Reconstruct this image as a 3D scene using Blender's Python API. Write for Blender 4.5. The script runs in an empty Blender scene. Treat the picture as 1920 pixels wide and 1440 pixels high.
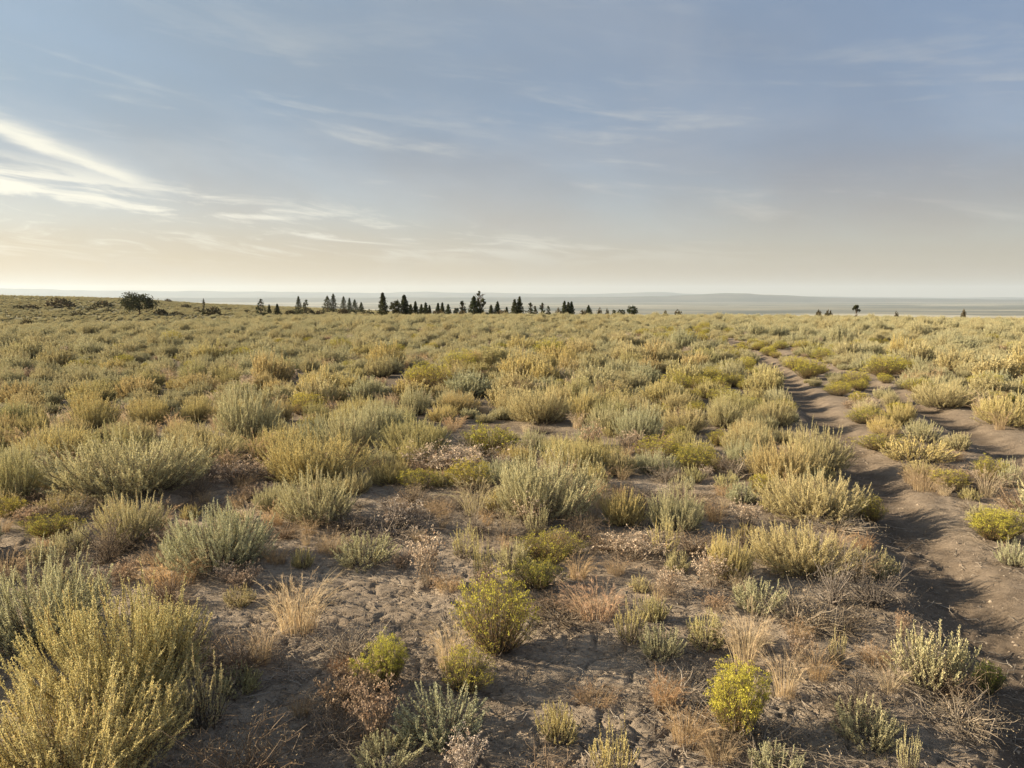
import bpy, math, random
import numpy as np
from mathutils import Vector, Matrix

# ------------------------------------------------------------------ camera, sky, sun, exposure
SC = bpy.context.scene
COL = SC.collection
EYE = 1.62                      # eye height over the ground under the camera
FPX, CXP, CYP, HORIZ = 1400.0, 960.0, 720.0, 555.0     # photograph pixels (1920 x 1440)
PITCH = math.atan((CYP - HORIZ) / FPX)
cam_d = bpy.data.cameras.new('camera'); cam = bpy.data.objects.new('camera', cam_d); COL.objects.link(cam)
cam.location = (0, 0, EYE); cam.rotation_euler = (math.radians(90) - PITCH, 0, 0)
cam_d.sensor_width = 36.0; cam_d.lens = 36.0 * FPX / 1920.0
cam_d.clip_start = 0.05; cam_d.clip_end = 400000
SC.camera = cam

SUN_EL, SUN_AZ = math.radians(18.0), math.radians(-84)       # azimuth from +Y towards +X
SUN_DIR = Vector((math.sin(SUN_AZ) * math.cos(SUN_EL), math.cos(SUN_AZ) * math.cos(SUN_EL), math.sin(SUN_EL)))
sun_d = bpy.data.lights.new('sun', 'SUN'); sun = bpy.data.objects.new('sun', sun_d); COL.objects.link(sun)
sun_d.energy = 5.0; sun_d.angle = math.radians(0.9); sun_d.color = (1.0, 0.85, 0.60)
sun.rotation_euler = SUN_DIR.to_track_quat('Z', 'Y').to_euler()
sun.location = (-60, 20, 40)

SC.view_settings.view_transform = 'Standard'; SC.view_settings.look = 'None'
SC.view_settings.gamma = 1.0; SC.view_settings.use_curve_mapping = False
SC.view_settings.exposure = 1.45
SC.cycles.max_bounces = 6; SC.cycles.diffuse_bounces = 3; SC.cycles.transmission_bounces = 3
SC.cycles.volume_bounces = 0; SC.cycles.transparent_max_bounces = 8
SC.cycles.caustics_reflective = False; SC.cycles.caustics_refractive = False


class NT:
    """tiny helper to write node maths as expressions"""
    def __init__(s, tree): s.t = tree; s.n = tree.nodes; s.l = tree.links
    def put(s, sock, v):
        if isinstance(v, bpy.types.NodeSocket): s.l.new(v, sock)
        elif v is not None: sock.default_value = v
    def m(s, op, a, b=None, c=None, clamp=False):
        n = s.n.new('ShaderNodeMath'); n.operation = op; n.use_clamp = clamp
        for i, v in enumerate((a, b, c)):
            if v is not None: s.put(n.inputs[i], v)
        return n.outputs[0]
    def add(s, a, b): return s.m('ADD', a, b)
    def sub(s, a, b): return s.m('SUBTRACT', a, b)
    def mul(s, a, b): return s.m('MULTIPLY', a, b)
    def ramp(s, v, lo, hi, a=0.0, b=1.0):
        n = s.n.new('ShaderNodeMapRange'); n.interpolation_type = 'SMOOTHSTEP'
        s.put(n.inputs[0], v)
        for i, q in enumerate((lo, hi, a, b)): n.inputs[i + 1].default_value = q
        return n.outputs[0]
    def mix(s, f, a, b):
        n = s.n.new('ShaderNodeMix'); n.data_type = 'RGBA'
        s.put(n.inputs['Factor'], f)
        for k, v in (('A', a), ('B', b)):
            sock = [i for i in n.inputs if i.name == k and i.type == 'RGBA'][0]
            s.put(sock, (*v, 1.0) if isinstance(v, tuple) and len(v) == 3 else v)
        return [o for o in n.outputs if o.type == 'RGBA'][0]
    def mulc(s, a, b):
        n = s.n.new('ShaderNodeMix'); n.data_type = 'RGBA'; n.blend_type = 'MULTIPLY'; n.inputs['Factor'].default_value = 1.0
        for k, v in (('A', a), ('B', b)):
            sock = [i for i in n.inputs if i.name == k and i.type == 'RGBA'][0]
            s.put(sock, (*v, 1.0) if isinstance(v, tuple) and len(v) == 3 else v)
        return [o for o in n.outputs if o.type == 'RGBA'][0]
    def vec(s, x, y, z=0.0):
        n = s.n.new('ShaderNodeCombineXYZ')
        for i, v in enumerate((x, y, z)): s.put(n.inputs[i], v)
        return n.outputs[0]
    def noise(s, v, scale, detail=4.0, rough=0.55, dist=0.0):
        n = s.n.new('ShaderNodeTexNoise'); n.inputs['Scale'].default_value = scale
        n.inputs['Detail'].default_value = detail; n.inputs['Roughness'].default_value = rough
        n.inputs['Distortion'].default_value = dist
        s.put(n.inputs['Vector'], v); return n.outputs[0]


world = bpy.data.worlds.new('World'); SC.world = world; world.use_nodes = True
w = NT(world.node_tree); w.n.clear()
wo = w.n.new('ShaderNodeOutputWorld'); bg = w.n.new('ShaderNodeBackground'); w.l.new(bg.outputs[0], wo.inputs[0])
bg.inputs[1].default_value = 0.070
sky = w.n.new('ShaderNodeTexSky'); sky.sky_type = 'NISHITA'; sky.sun_disc = False
sky.sun_elevation = SUN_EL; sky.sun_rotation = SUN_AZ
sky.altitude = 1300; sky.air_density = 1.0; sky.dust_density = 2.5; sky.ozone_density = 1.2
tc = w.n.new('ShaderNodeTexCoord'); sp = w.n.new('ShaderNodeSeparateXYZ'); w.l.new(tc.outputs['Generated'], sp.inputs[0])
X, Y, Z = sp.outputs
AZ = w.mul(w.m('ARCTAN2', X, Y), 57.2958)             # degrees, left negative
EL = w.mul(w.m('ARCSINE', w.m('MINIMUM', w.m('MAXIMUM', Z, -1.0), 1.0)), 57.2958)
cosg = w.add(w.add(w.mul(X, SUN_DIR.x), w.mul(Y, SUN_DIR.y)), w.mul(Z, SUN_DIR.z))
sunw = w.m('POWER', w.m('MULTIPLY_ADD', cosg, 0.5, 0.5, clamp=True), 2.2)      # 1 towards the sun
skew = w.add(EL, w.mul(AZ, 0.10))                     # cirrus bands sink towards the right
n_big = w.noise(w.vec(w.mul(AZ, 0.030), w.mul(skew, 0.075), 3.1), 1.0, 5, 0.5, 0.4)
n_mid = w.noise(w.vec(w.mul(AZ, 0.050), w.mul(skew, 0.16), 9.4), 1.0, 6, 0.58, 0.6)
n_str = w.noise(w.vec(w.mul(AZ, 0.055), w.mul(skew, 0.46), 7.7), 1.0, 7, 0.6, 0.8)
n_fin = w.noise(w.vec(w.mul(AZ, 0.16), w.mul(skew, 0.95), 1.3), 1.0, 6, 0.62, 1.2)
# a thin even veil of cirrostratus
veil_op = w.m('MAXIMUM', w.ramp(n_big, 0.30, 0.72, 0.66, 0.93), w.ramp(EL, 1.0, 9.0, 0.93, 0.60))
veil_far = w.mix(w.ramp(EL, -1.0, 13.0), (2.50, 2.12, 1.56), (1.08, 1.32, 1.85))
veil_sun = w.mix(w.ramp(EL, 0.0, 14.0), (4.3, 2.95, 1.40), (1.95, 2.50, 2.85))
veil_c = w.mix(sunw, veil_far, veil_sun)
veil_c = w.mix(w.ramp(n_mid, 0.40, 0.75, 0.0, 0.30), veil_c, w.mix(sunw, (2.2, 2.2, 2.35), (4.2, 4.2, 3.7)))
c1 = w.mix(veil_op, sky.outputs[0], veil_c)
# brighter streaks low on the sunward side
band = w.mul(w.ramp(EL, 1.8, 4.0), w.ramp(skew, 3.8, 6.2, 1.0, 0.0))
st = w.mul(w.ramp(w.add(n_str, w.mul(n_fin, 0.75)), 0.78, 1.0), band)
st = w.mul(st, w.ramp(sunw, 0.03, 0.62, 0.35, 0.95))
wisp = w.mul(w.ramp(w.add(n_str, w.mul(n_fin, 0.34)), 0.68, 0.98), w.mul(w.ramp(EL, 3.0, 6.0), w.ramp(EL, 8.0, 20.0, 0.46, 0.07)))
# the long bright fallstreak and its broken lower edge
line = w.m('MULTIPLY_ADD', w.add(AZ, 34.0), -0.36, 10.3)
dln = w.sub(EL, w.add(line, w.mul(w.sub(n_fin, 0.5), 1.3)))
fall = w.mul(w.m('POWER', 2.718, w.mul(w.m('MULTIPLY', dln, dln), w.m('MULTIPLY_ADD', w.m('LESS_THAN', dln, 0.0), -5.0, -1.6))), w.ramp(AZ, -27.5, -23.5, 1.0, 0.0))
fall = w.mul(fall, w.ramp(n_str, 0.25, 0.6, 0.45, 1.0))
op = w.m('MAXIMUM', w.m('MAXIMUM', st, wisp), w.mul(fall, 0.9))
c2 = w.mix(op, c1, w.mix(sunw, (3.3, 3.2, 2.9), (6.6, 6.3, 5.2)))
w.l.new(c2, bg.inputs[0])

# ------------------------------------------------------------------ numpy tools
def hash2(ix, iy, seed):
    h = (ix.astype(np.int64) * 374761393 + iy.astype(np.int64) * 668265263 + seed * 974711) & 0xffffffff
    h = ((h ^ (h >> 13)) * 1274126177) & 0xffffffff
    return ((h ^ (h >> 16)) & 0xffffff) / float(0x1000000)

def vnoise(x, y, seed=0):
    ix, iy = np.floor(x), np.floor(y); fx, fy = x - ix, y - iy
    fx = fx * fx * (3 - 2 * fx); fy = fy * fy * (3 - 2 * fy)
    a, b = hash2(ix, iy, seed), hash2(ix + 1, iy, seed)
    c, d = hash2(ix, iy + 1, seed), hash2(ix + 1, iy + 1, seed)
    return (a * (1 - fx) + b * fx) * (1 - fy) + (c * (1 - fx) + d * fx) * fy

def fbm(x, y, seed=0, oct=4, rough=0.5):
    s, a, t = 0.0, 1.0, 0.0
    for k in range(oct):
        s = s + a * vnoise(x * 2 ** k + 17.3 * k, y * 2 ** k - 9.1 * k, seed + k); t += a; a *= rough
    return s / t - 0.5

def sstep(v, a, b):
    t = np.clip((v - a) / (b - a), 0, 1); return t * t * (3 - 2 * t)

# ------------------------------------------------------------------ terrain
VALLEY = -130.0
HX = np.array([-1500, -600, 0, 150, 250, 400, 600, 720, 860, 1000.])
HY = np.array([542, 545, 553, 555.5, 559, 569, 577, 583, 592, 610.])

def base_h(x, y):
    x = np.asarray(x, float); y = np.asarray(y, float)
    d = np.hypot(x, y); th = np.arctan2(x, y)
    left = sstep(th, -0.10, -0.50)
    a = 1.26e-4 + 0.70e-4 * left
    z = -a * d * d
    d0 = 180.0
    zf = -a * d0 * d0 - 2 * a * d0 * (d - d0)
    z = np.where(d > d0, zf, z)
    # low rise of open ground to the left behind a shallow dip
    tt = np.clip(th, -1.2, 1.2); xp = CXP + FPX * np.tan(np.clip(tt, -1.1, 1.1))
    yh = np.interp(xp, HX, HY)
    D = 520.0 * np.cos(tt)
    zc = EYE - (yh - HORIZ) / FPX * D - 0.5
    foot = -a * 150.0 ** 2 - 0.8
    zh = foot + (zc - foot) * sstep(d, 150, 560)
    zh = np.where(d > 520, zc - 0.055 * (d - 520), zh)
    hm = sstep(th, -0.02, -0.12) * sstep(np.abs(th), 1.35, 1.2) * sstep(d, 120, 190)
    z = z * (1 - hm) + np.maximum(z, zh) * hm
    zv = VALLEY + 5 * fbm(x / 2500, y / 2500, 5, 3)
    k = 12.0
    return np.where(d > 600, np.maximum(z, zv), z)

def ray(px, py):
    v = Vector(((px - CXP) / FPX, (CYP - py) / FPX, -1.0))
    return (cam.rotation_euler.to_matrix() @ v)

def ground_at(px, py):
    v = ray(px, py); t0, t = 0.3, 0.3
    o = Vector((0, 0, EYE))
    while t < 400:
        p = o + v * t
        if p.z < float(base_h(p.x, p.y)):
            lo, hi = t0, t
            for _ in range(24):
                mid = (lo + hi) / 2; q = o + v * mid
                if q.z < float(base_h(q.x, q.y)): hi = mid
                else: lo = mid
            q = o + v * hi
            return q.x, q.y
        t0 = t; t *= 1.03
    p = o + v * 150
    return p.x, p.y

RUT_L = [ground_at(*p) for p in ((2080, 1560), (1900, 1250), (1790, 1110), (1700, 1000), (1625, 890), (1570, 810), (1510, 750), (1465, 705), (1430, 676), (1395, 656), (1345, 641), (1300, 630), (1270, 622))]
RUT_R = [ground_at(*p) for p in ((2300, 1050), (2060, 930), (1920, 862), (1840, 822), (1760, 780), (1690, 748), (1610, 716), (1535, 690), (1470, 668), (1420, 651), (1360, 637), (1318, 627), (1290, 620))]

def poly_dist(x, y, P):
    best = np.full(np.shape(x), 1e9)
    for (ax, ay), (bx, by) in zip(P[:-1], P[1:]):
        dx, dy = bx - ax, by - ay
        t = np.clip(((x - ax) * dx + (y - ay) * dy) / (dx * dx + dy * dy), 0, 1)
        best = np.minimum(best, np.hypot(x - ax - t * dx, y - ay - t * dy))
    return best

def rut_dist(x, y):
    x = np.asarray(x, float); y = np.asarray(y, float)
    return np.minimum(poly_dist(x, y, RUT_L), poly_dist(x, y, RUT_R))

def med_h(x, y):
    """terrain plus hummocks and wheel ruts: what plants stand on"""
    x = np.asarray(x, float); y = np.asarray(y, float); d = np.hypot(x, y)
    f = sstep(d, 200, 120)
    z = base_h(x, y) + f * (0.055 * fbm(x / 1.3, y / 1.3, 11, 4) + 0.25 * fbm(x / 9, y / 9, 12, 2) * sstep(d, 8, 30))
    r = rut_dist(x, y)
    z = z - f * 0.06 * np.exp(-(r / 0.22) ** 4) + f * 0.012 * np.exp(-((r - 0.45) / 0.14) ** 2)
    return z

def cracks(x, y, cell, seed):
    wx = x + 0.35 * cell * 2 * fbm(x / cell * 0.9, y / cell * 0.9, seed + 50, 2)
    wy = y + 0.35 * cell * 2 * fbm(x / cell * 0.9 + 40, y / cell * 0.9, seed + 60, 2)
    gx, gy = np.floor(wx / cell), np.floor(wy / cell)
    f1 = np.full(x.shape, 9.0); f2 = np.full(x.shape, 9.0)
    for i in (-1, 0, 1):
        for j in (-1, 0, 1):
            cx, cy = gx + i, gy + j
            px = cx + hash2(cx, cy, seed); py = cy + hash2(cx, cy, seed + 7)
            dd = np.hypot(wx / cell - px, wy / cell - py)
            f2 = np.minimum(f2, np.maximum(dd, f1)); f1 = np.minimum(f1, dd)
    return f2 - f1

def full_h(x, y):
    z = med_h(x, y); d = np.hypot(x, y)
    near = d < 14
    xs, ys = x[near], y[near]
    fade = sstep(d[near], 13, 6)
    r = rut_dist(xs, ys); rutm = np.exp(-(r / 0.4) ** 2)
    lump = 0.020 * fbm(xs / 0.22, ys / 0.22, 21, 4) + 0.030 * fbm(xs / 0.07, ys / 0.07, 22, 3) * (0.35 + 0.65 * sstep(fbm(xs / 0.9, ys / 0.9, 23, 2), -0.1, 0.2))
    lump = lump + rutm * 0.05 * fbm(xs / 0.09, ys / 0.11, 29, 4)
    cm = sstep(fbm(xs / 1.1 + 5, ys / 1.1, 24, 3), -0.08, 0.10) * (1 - rutm)
    cr = cracks(xs, ys, 0.15, 3)
    cr2 = cracks(xs, ys, 0.055, 9)
    lump = lump - cm * 0.020 * np.exp(-(cr / 0.055) ** 2) - cm * 0.007 * np.exp(-(cr2 / 0.10) ** 2)
    z = z.copy(); z[near] += fade * lump
    return z

# ------------------------------------------------------------------ mesh tools
def mesh_from(name, V, Q, mats, mat_idx=None, rnd=None, smooth=False, attrs=None):
    V = np.ascontiguousarray(V, np.float32); Q = np.ascontiguousarray(Q, np.int32)
    me = bpy.data.meshes.new(name); k = Q.shape[1]
    me.vertices.add(len(V)); me.vertices.foreach_set('co', V.ravel())
    me.loops.add(Q.size); me.loops.foreach_set('vertex_index', Q.ravel())
    me.polygons.add(len(Q)); me.polygons.foreach_set('loop_start', np.arange(0, Q.size, k, dtype=np.int32))
    me.polygons.foreach_set('loop_total', np.full(len(Q), k, np.int32))
    if smooth: me.polygons.foreach_set('use_smooth', np.ones(len(Q), bool))
    for m in mats: me.materials.append(m)
    if mat_idx is not None: me.polygons.foreach_set('material_index', np.ascontiguousarray(mat_idx, np.int32))
    if rnd is not None:
        a = me.attributes.new('rnd', 'FLOAT', 'FACE'); a.data.foreach_set('value', np.ascontiguousarray(rnd, np.float32))
    for nm, (dom, arr) in (attrs or {}).items():
        a = me.attributes.new(nm, 'FLOAT', dom); a.data.foreach_set('value', np.ascontiguousarray(arr, np.float32))
    me.update(calc_edges=True); me.validate()
    return me

class Geo:
    """collects quads with a material index and a random value per face"""
    def __init__(s): s.V, s.Q, s.M, s.R, s.n = [], [], [], [], 0
    def put(s, V, Q, m, r):
        s.V.append(V); s.Q.append(Q + s.n); s.n += len(V)
        s.M.append(np.full(len(Q), m)); s.R.append(r)
    def leaves(s, P, D, L, W, rng, m=0, r=None):
        N = len(P)
        if N == 0: return
        D = D / (np.linalg.norm(D, axis=1, keepdims=True) + 1e-9)
        S = np.cross(D, rng.normal(size=(N, 3))); S /= (np.linalg.norm(S, axis=1, keepdims=True) + 1e-9)
        L = np.broadcast_to(L, N)[:, None]; W = np.broadcast_to(W, N)[:, None] * 0.5
        V = np.stack([P, P + D * L * 0.55 + S * W, P + D * L, P + D * L * 0.55 - S * W], 1).reshape(-1, 3)
        s.put(V, np.arange(4 * N).reshape(N, 4), m, rng.random(N) if r is None else r)
    def tubes(s, C, rad, sides, rng, m=0):
        N, K, _ = C.shape
        if N == 0: return
        T = np.gradient(C, axis=1); T /= (np.linalg.norm(T, axis=2, keepdims=True) + 1e-9)
        ref = np.broadcast_to(np.array([0.31, 0.87, 0.38]), T.shape)
        U = np.cross(T, ref); U /= (np.linalg.norm(U, axis=2, keepdims=True) + 1e-9); W = np.cross(T, U)
        rad = np.broadcast_to(rad, (N, K))[..., None, None]
        a = np.arange(sides) / sides * 2 * math.pi
        ring = U[:, :, None] * np.cos(a)[None, None, :, None] + W[:, :, None] * np.sin(a)[None, None, :, None]
        V = (C[:, :, None] + ring * rad).reshape(-1, 3)
        i = np.arange(N)[:, None, None] * K * sides; k = np.arange(K - 1)[None, :, None] * sides; j = np.arange(sides)[None, None, :]
        j2 = (j + 1) % sides
        Q = np.stack([i + k + j, i + k + j2, i + k + sides + j2, i + k + sides + j], -1).reshape(-1, 4)
        s.put(V, Q, m, np.repeat(rng.random(N), (K - 1) * sides))
    def ribbons(s, C, W, rng, m=0):
        N, K, _ = C.shape
        T = np.gradient(C, axis=1); S = np.cross(T, rng.normal(size=(N, 1, 3))); S /= (np.linalg.norm(S, axis=2, keepdims=True) + 1e-9)
        W = np.broadcast_to(W, (N, K))[..., None] * 0.5
        V = np.stack([C - S * W, C + S * W], 2).reshape(-1, 3)
        i = np.arange(N)[:, None] * K * 2; k = np.arange(K - 1)[None, :] * 2
        Q = np.stack([i + k, i + k + 1, i + k + 3, i + k + 2], -1).reshape(-1, 4)
        s.put(V, Q, m, np.repeat(rng.random(N), K - 1))
    def mesh(s, name, mats):
        return mesh_from(name, np.concatenate(s.V), np.concatenate(s.Q), mats, np.concatenate(s.M), np.concatenate(s.R))

def bez(p0, p1, p2, t):
    t = t[None, :, None] if t.ndim == 1 else t[:, :, None]
    return p0[:, None] * (1 - t) ** 2 + p1[:, None] * 2 * t * (1 - t) + p2[:, None] * t * t

def bez_t(p0, p1, p2, t):
    t = t[:, :, None]
    return (p1 - p0)[:, None] * 2 * (1 - t) + (p2 - p1)[:, None] * 2 * t

def obj(name, me, parent=None, loc=None, color=None):
    o = bpy.data.objects.new(name, me); COL.objects.link(o)
    if parent is not None: o.parent = parent
    if loc is not None: o.location = loc
    if color is not None: o.color = (*color, 1.0)
    return o

def tag(o, label=None, cat=None, group=None, kind=None):
    if label: o['label'] = label
    if cat: o['category'] = cat
    if group: o['group'] = group
    if kind: o['kind'] = kind
    return o

# ------------------------------------------------------------------ materials
def new_mat(name):
    m = bpy.data.materials.new(name); m.use_nodes = True
    t = NT(m.node_tree); t.n.clear(); return m, t

def leaf_mat(name, ca, cb, cdry, dry_at=0.86, transl=0.35, spread=0.25):
    """ca..cb between plants, each leaf a little different, a few leaves dry"""
    m, t = new_mat(name)
    out = t.n.new('ShaderNodeOutputMaterial')
    oi = t.n.new('ShaderNodeObjectInfo'); at = t.n.new('ShaderNodeAttribute'); at.attribute_name = 'rnd'
    c = t.mix(oi.outputs['Random'], ca, cb)
    c = t.mix(t.ramp(at.outputs['Fac'], dry_at - 0.03, dry_at + 0.03), c, cdry)
    v = t.m('MULTIPLY_ADD', t.m('FRACT', t.mul(at.outputs['Fac'], 37.7)), spread * 2, 1 - spread)
    c = t.mulc(c, t.vec(v, v, v)); c = t.mulc(c, oi.outputs['Color'])
    df = t.n.new('ShaderNodeBsdfDiffuse'); tr = t.n.new('ShaderNodeBsdfTranslucent')
    t.l.new(c, df.inputs[0]); t.l.new(c, tr.inputs[0])
    mx = t.n.new('ShaderNodeMixShader'); mx.inputs[0].default_value = transl
    t.l.new(df.outputs[0], mx.inputs[1]); t.l.new(tr.outputs[0], mx.inputs[2]); t.l.new(mx.outputs[0], out.inputs[0])
    return m

def bark_mat(name, ca, cb):
    m, t = new_mat(name); out = t.n.new('ShaderNodeOutputMaterial')
    at = t.n.new('ShaderNodeAttribute'); at.attribute_name = 'rnd'
    tcx = t.n.new('ShaderNodeTexCoord')
    n = t.noise(tcx.outputs['Object'], 60, 3)
    c = t.mix(t.m('MULTIPLY_ADD', n, 0.6, t.mul(at.outputs['Fac'], 0.5), clamp=True), ca, cb)
    df = t.n.new('ShaderNodeBsdfDiffuse'); t.l.new(c, df.inputs[0]); t.l.new(df.outputs[0], out.inputs[0])
    return m

M_SAGE = leaf_mat('sage_leaf', (0.47, 0.455, 0.285), (0.54, 0.475, 0.275), (0.48, 0.345, 0.19), 0.88, 0.20)
M_SPIKE = leaf_mat('sage_spike', (0.64, 0.61, 0.39), (0.69, 0.61, 0.35), (0.58, 0.45, 0.26), 0.88, 0.32)
M_RABBIT = leaf_mat('rabbitbrush_leaf', (0.24, 0.26, 0.075), (0.30, 0.27, 0.080), (0.40, 0.26, 0.13), 0.88, 0.40)
M_FLOWER = leaf_mat('rabbitbrush_flower', (0.52, 0.50, 0.10), (0.54, 0.47, 0.10), (0.48, 0.38, 0.13), 0.90, 0.35)
M_GRASS = leaf_mat('dry_grass', (0.60, 0.50, 0.34), (0.57, 0.46, 0.31), (0.46, 0.34, 0.22), 0.80, 0.40)
M_SEED = leaf_mat('grass_seed', (0.68, 0.54, 0.41), (0.64, 0.53, 0.38), (0.48, 0.34, 0.22), 0.85, 0.45)
M_HEAD = leaf_mat('dry_flower_head', (0.62, 0.52, 0.43), (0.56, 0.45, 0.35), (0.40, 0.29, 0.21), 0.78, 0.30)
M_DEAD = leaf_mat('dead_twig', (0.20, 0.165, 0.13), (0.25, 0.21, 0.175), (0.30, 0.26, 0.22), 0.7, 0.0)
M_FUZZ = leaf_mat('withered_leaf', (0.36, 0.31, 0.23), (0.42, 0.35, 0.25), (0.30, 0.22, 0.15), 0.75, 0.2)
M_WOOD = bark_mat('sage_wood', (0.085, 0.066, 0.050), (0.19, 0.16, 0.13))
M_JUNIPER = leaf_mat('juniper_scale_leaf', (0.055, 0.068, 0.036), (0.070, 0.072, 0.036), (0.11, 0.09, 0.055), 0.92, 0.15, 0.35)
M_DARKBUSH = leaf_mat('dark_shrub_leaf', (0.085, 0.080, 0.045), (0.105, 0.085, 0.050), (0.13, 0.095, 0.06), 0.85, 0.2, 0.3)
M_TRUNK = bark_mat('juniper_bark', (0.07, 0.052, 0.04), (0.16, 0.125, 0.10))

def ground_mat():
    m, t = new_mat('dry_sandy_soil'); out = t.n.new('ShaderNodeOutputMaterial')
    b = t.n.new('ShaderNodeBsdfPrincipled'); b.inputs['Roughness'].default_value = 0.95
    b.inputs['Specular IOR Level'].default_value = 0.12
    g = t.n.new('ShaderNodeNewGeometry'); P = g.outputs['Position']
    cover = t.n.new('ShaderNodeAttribute'); cover.attribute_name = 'cover'
    val = t.n.new('ShaderNodeAttribute'); val.attribute_name = 'valley'
    rut = t.n.new('ShaderNodeAttribute'); rut.attribute_name = 'rut'
    n1 = t.noise(P, 0.9, 5, 0.6); n2 = t.noise(P, 7.0, 5, 0.65); n3 = t.noise(P, 55.0, 4, 0.7)
    soil = t.mix(t.ramp(n1, 0.30, 0.70), (0.235, 0.182, 0.136), (0.385, 0.31, 0.238))
    soil = t.mix(t.ramp(n2, 0.38, 0.72, 0.0, 0.6), soil, (0.45, 0.365, 0.285))
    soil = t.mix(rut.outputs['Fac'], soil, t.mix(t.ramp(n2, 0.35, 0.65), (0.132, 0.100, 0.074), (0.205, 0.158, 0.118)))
    # crumbs of plant litter
    soil = t.mix(t.ramp(t.noise(P, 16.0, 6, 0.75), 0.52, 0.66, 0.0, 0.6), soil, (0.15, 0.112, 0.082))
    soil = t.mix(t.ramp(n3, 0.57, 0.66, 0.0, 0.7), soil, (0.105, 0.076, 0.054))
    soil = t.mix(t.ramp(t.noise(P, 120.0, 3, 0.6), 0.64, 0.70, 0.0, 0.5), soil, (0.47, 0.37, 0.29))
    duff_shade = t.n.new('ShaderNodeAttribute'); duff_shade.attribute_name = 'duff_shade'      # leaf litter tone, painted dark to stand for shade between bushes
    soil = t.mix(duff_shade.outputs['Fac'], soil, t.mix(n2, (0.085, 0.066, 0.046), (0.16, 0.125, 0.088)))
    n4 = t.noise(P, 0.11, 6, 0.7)
    brush = t.mix(t.ramp(n4, 0.36, 0.66), (0.16, 0.140, 0.075), (0.28, 0.245, 0.130))
    c = t.mix(cover.outputs['Fac'], soil, brush)
    s2 = t.n.new('ShaderNodeVectorMath'); s2.operation = 'MULTIPLY'; t.l.new(P, s2.inputs[0]); s2.inputs[1].default_value = (0.00028, 0.00075, 0.0)
    n5 = t.noise(s2.outputs[0], 1.0, 6, 0.62, 0.5)
    s3 = t.n.new('ShaderNodeVectorMath'); s3.operation = 'MULTIPLY'; t.l.new(P, s3.inputs[0]); s3.inputs[1].default_value = (0.00012, 0.0009, 0.3)
    n6 = t.noise(s3.outputs[0], 1.0, 4, 0.6, 0.2)
    floor_c = t.mix(t.ramp(n5, 0.40, 0.60), (0.10, 0.105, 0.080), (0.25, 0.225, 0.16))
    floor_c = t.mix(t.ramp(n6, 0.54, 0.60), floor_c, (0.40, 0.36, 0.27))
    c = t.mix(val.outputs['Fac'], c, floor_c)
    t.l.new(c, b.inputs['Base Color'])
    bp = t.n.new('ShaderNodeBump'); bp.inputs['Strength'].default_value = 0.9; bp.inputs['Distance'].default_value = 0.02
    t.l.new(t.add(t.noise(P, 34.0, 8, 0.78), t.mul(t.noise(P, 210.0, 4, 0.75), 0.45)), bp.inputs['Height'])
    t.l.new(bp.outputs[0], b.inputs['Normal']); t.l.new(b.outputs[0], out.inputs[0])
    return m

def plain_mat(name, ca, cb, scale):
    m, t = new_mat(name); out = t.n.new('ShaderNodeOutputMaterial')
    g = t.n.new('ShaderNodeNewGeometry')
    c = t.mix(t.ramp(t.noise(g.outputs['Position'], scale, 6, 0.65), 0.35, 0.65), ca, cb)
    df = t.n.new('ShaderNodeBsdfDiffuse'); t.l.new(c, df.inputs[0]); t.l.new(df.outputs[0], out.inputs[0])
    return m

# ------------------------------------------------------------------ ground sheet
def build_ground():
    r = [0.25, 0.6, 1.0]
    def go(end, f):
        v = r[-1]
        while v < end: v *= 1 + f; r.append(v)
    go(1.7, 0.02); go(9.0, 0.0040); go(170, 0.014); go(700, 0.03); go(31000, 0.05)
    r = np.array(r)
    fine = np.arange(-0.74, 0.74, 0.0042)
    coarse = np.arange(0.74, 2 * math.pi - 0.74, 0.06)
    th = np.concatenate([fine, coarse]); nt = len(th)
    R, T = np.meshgrid(r, th, indexing='ij')
    Xg, Yg = (R * np.sin(T)).ravel(), (R * np.cos(T)).ravel()
    Zg = full_h(Xg, Yg)
    V = np.concatenate([np.stack([Xg, Yg, Zg], 1), [[0, 0, float(med_h(0., 0.))]]])
    i = np.arange(len(r) - 1)[:, None] * nt; j = np.arange(nt)[None, :]; j2 = (j + 1) % nt
    Q = np.stack([i + j, i + nt + j, i + nt + j2, i + j2], -1).reshape(-1, 4)
    c = len(V) - 1; jj = np.arange(0, nt - 1, 2)
    cap = np.stack([np.full(len(jj), c), jj, jj + 1, (jj + 2) % nt], 1)
    if nt % 2 == 1: pass
    Q = np.concatenate([Q, cap])
    D = np.append(np.hypot(Xg, Yg), 0)
    x, y = V[:, 0], V[:, 1]
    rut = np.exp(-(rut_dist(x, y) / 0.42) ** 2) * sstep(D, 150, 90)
    duff_shade = 0.75 * sstep(D, 6.5, 12) * sstep(rut_dist(x, y), 0.3, 0.9) * (0.6 + 0.8 * np.clip(fbm(x / 1.5, y / 1.5, 71, 3) + 0.5, 0, 1))  # litter tone plus painted gap shade, away from camera and ruts
    cover = sstep(D, 60, 260)
    val = sstep(D, 1800, 4500)
    me = mesh_from('ground', V, Q, [ground_mat()], smooth=True, attrs={'rut': ('POINT', rut), 'cover': ('POINT', cover), 'duff_shade': ('POINT', np.clip(duff_shade, 0, 0.9)), 'valley': ('POINT', val)})
    return tag(obj('ground', me), kind='structure')
build_ground()

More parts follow.
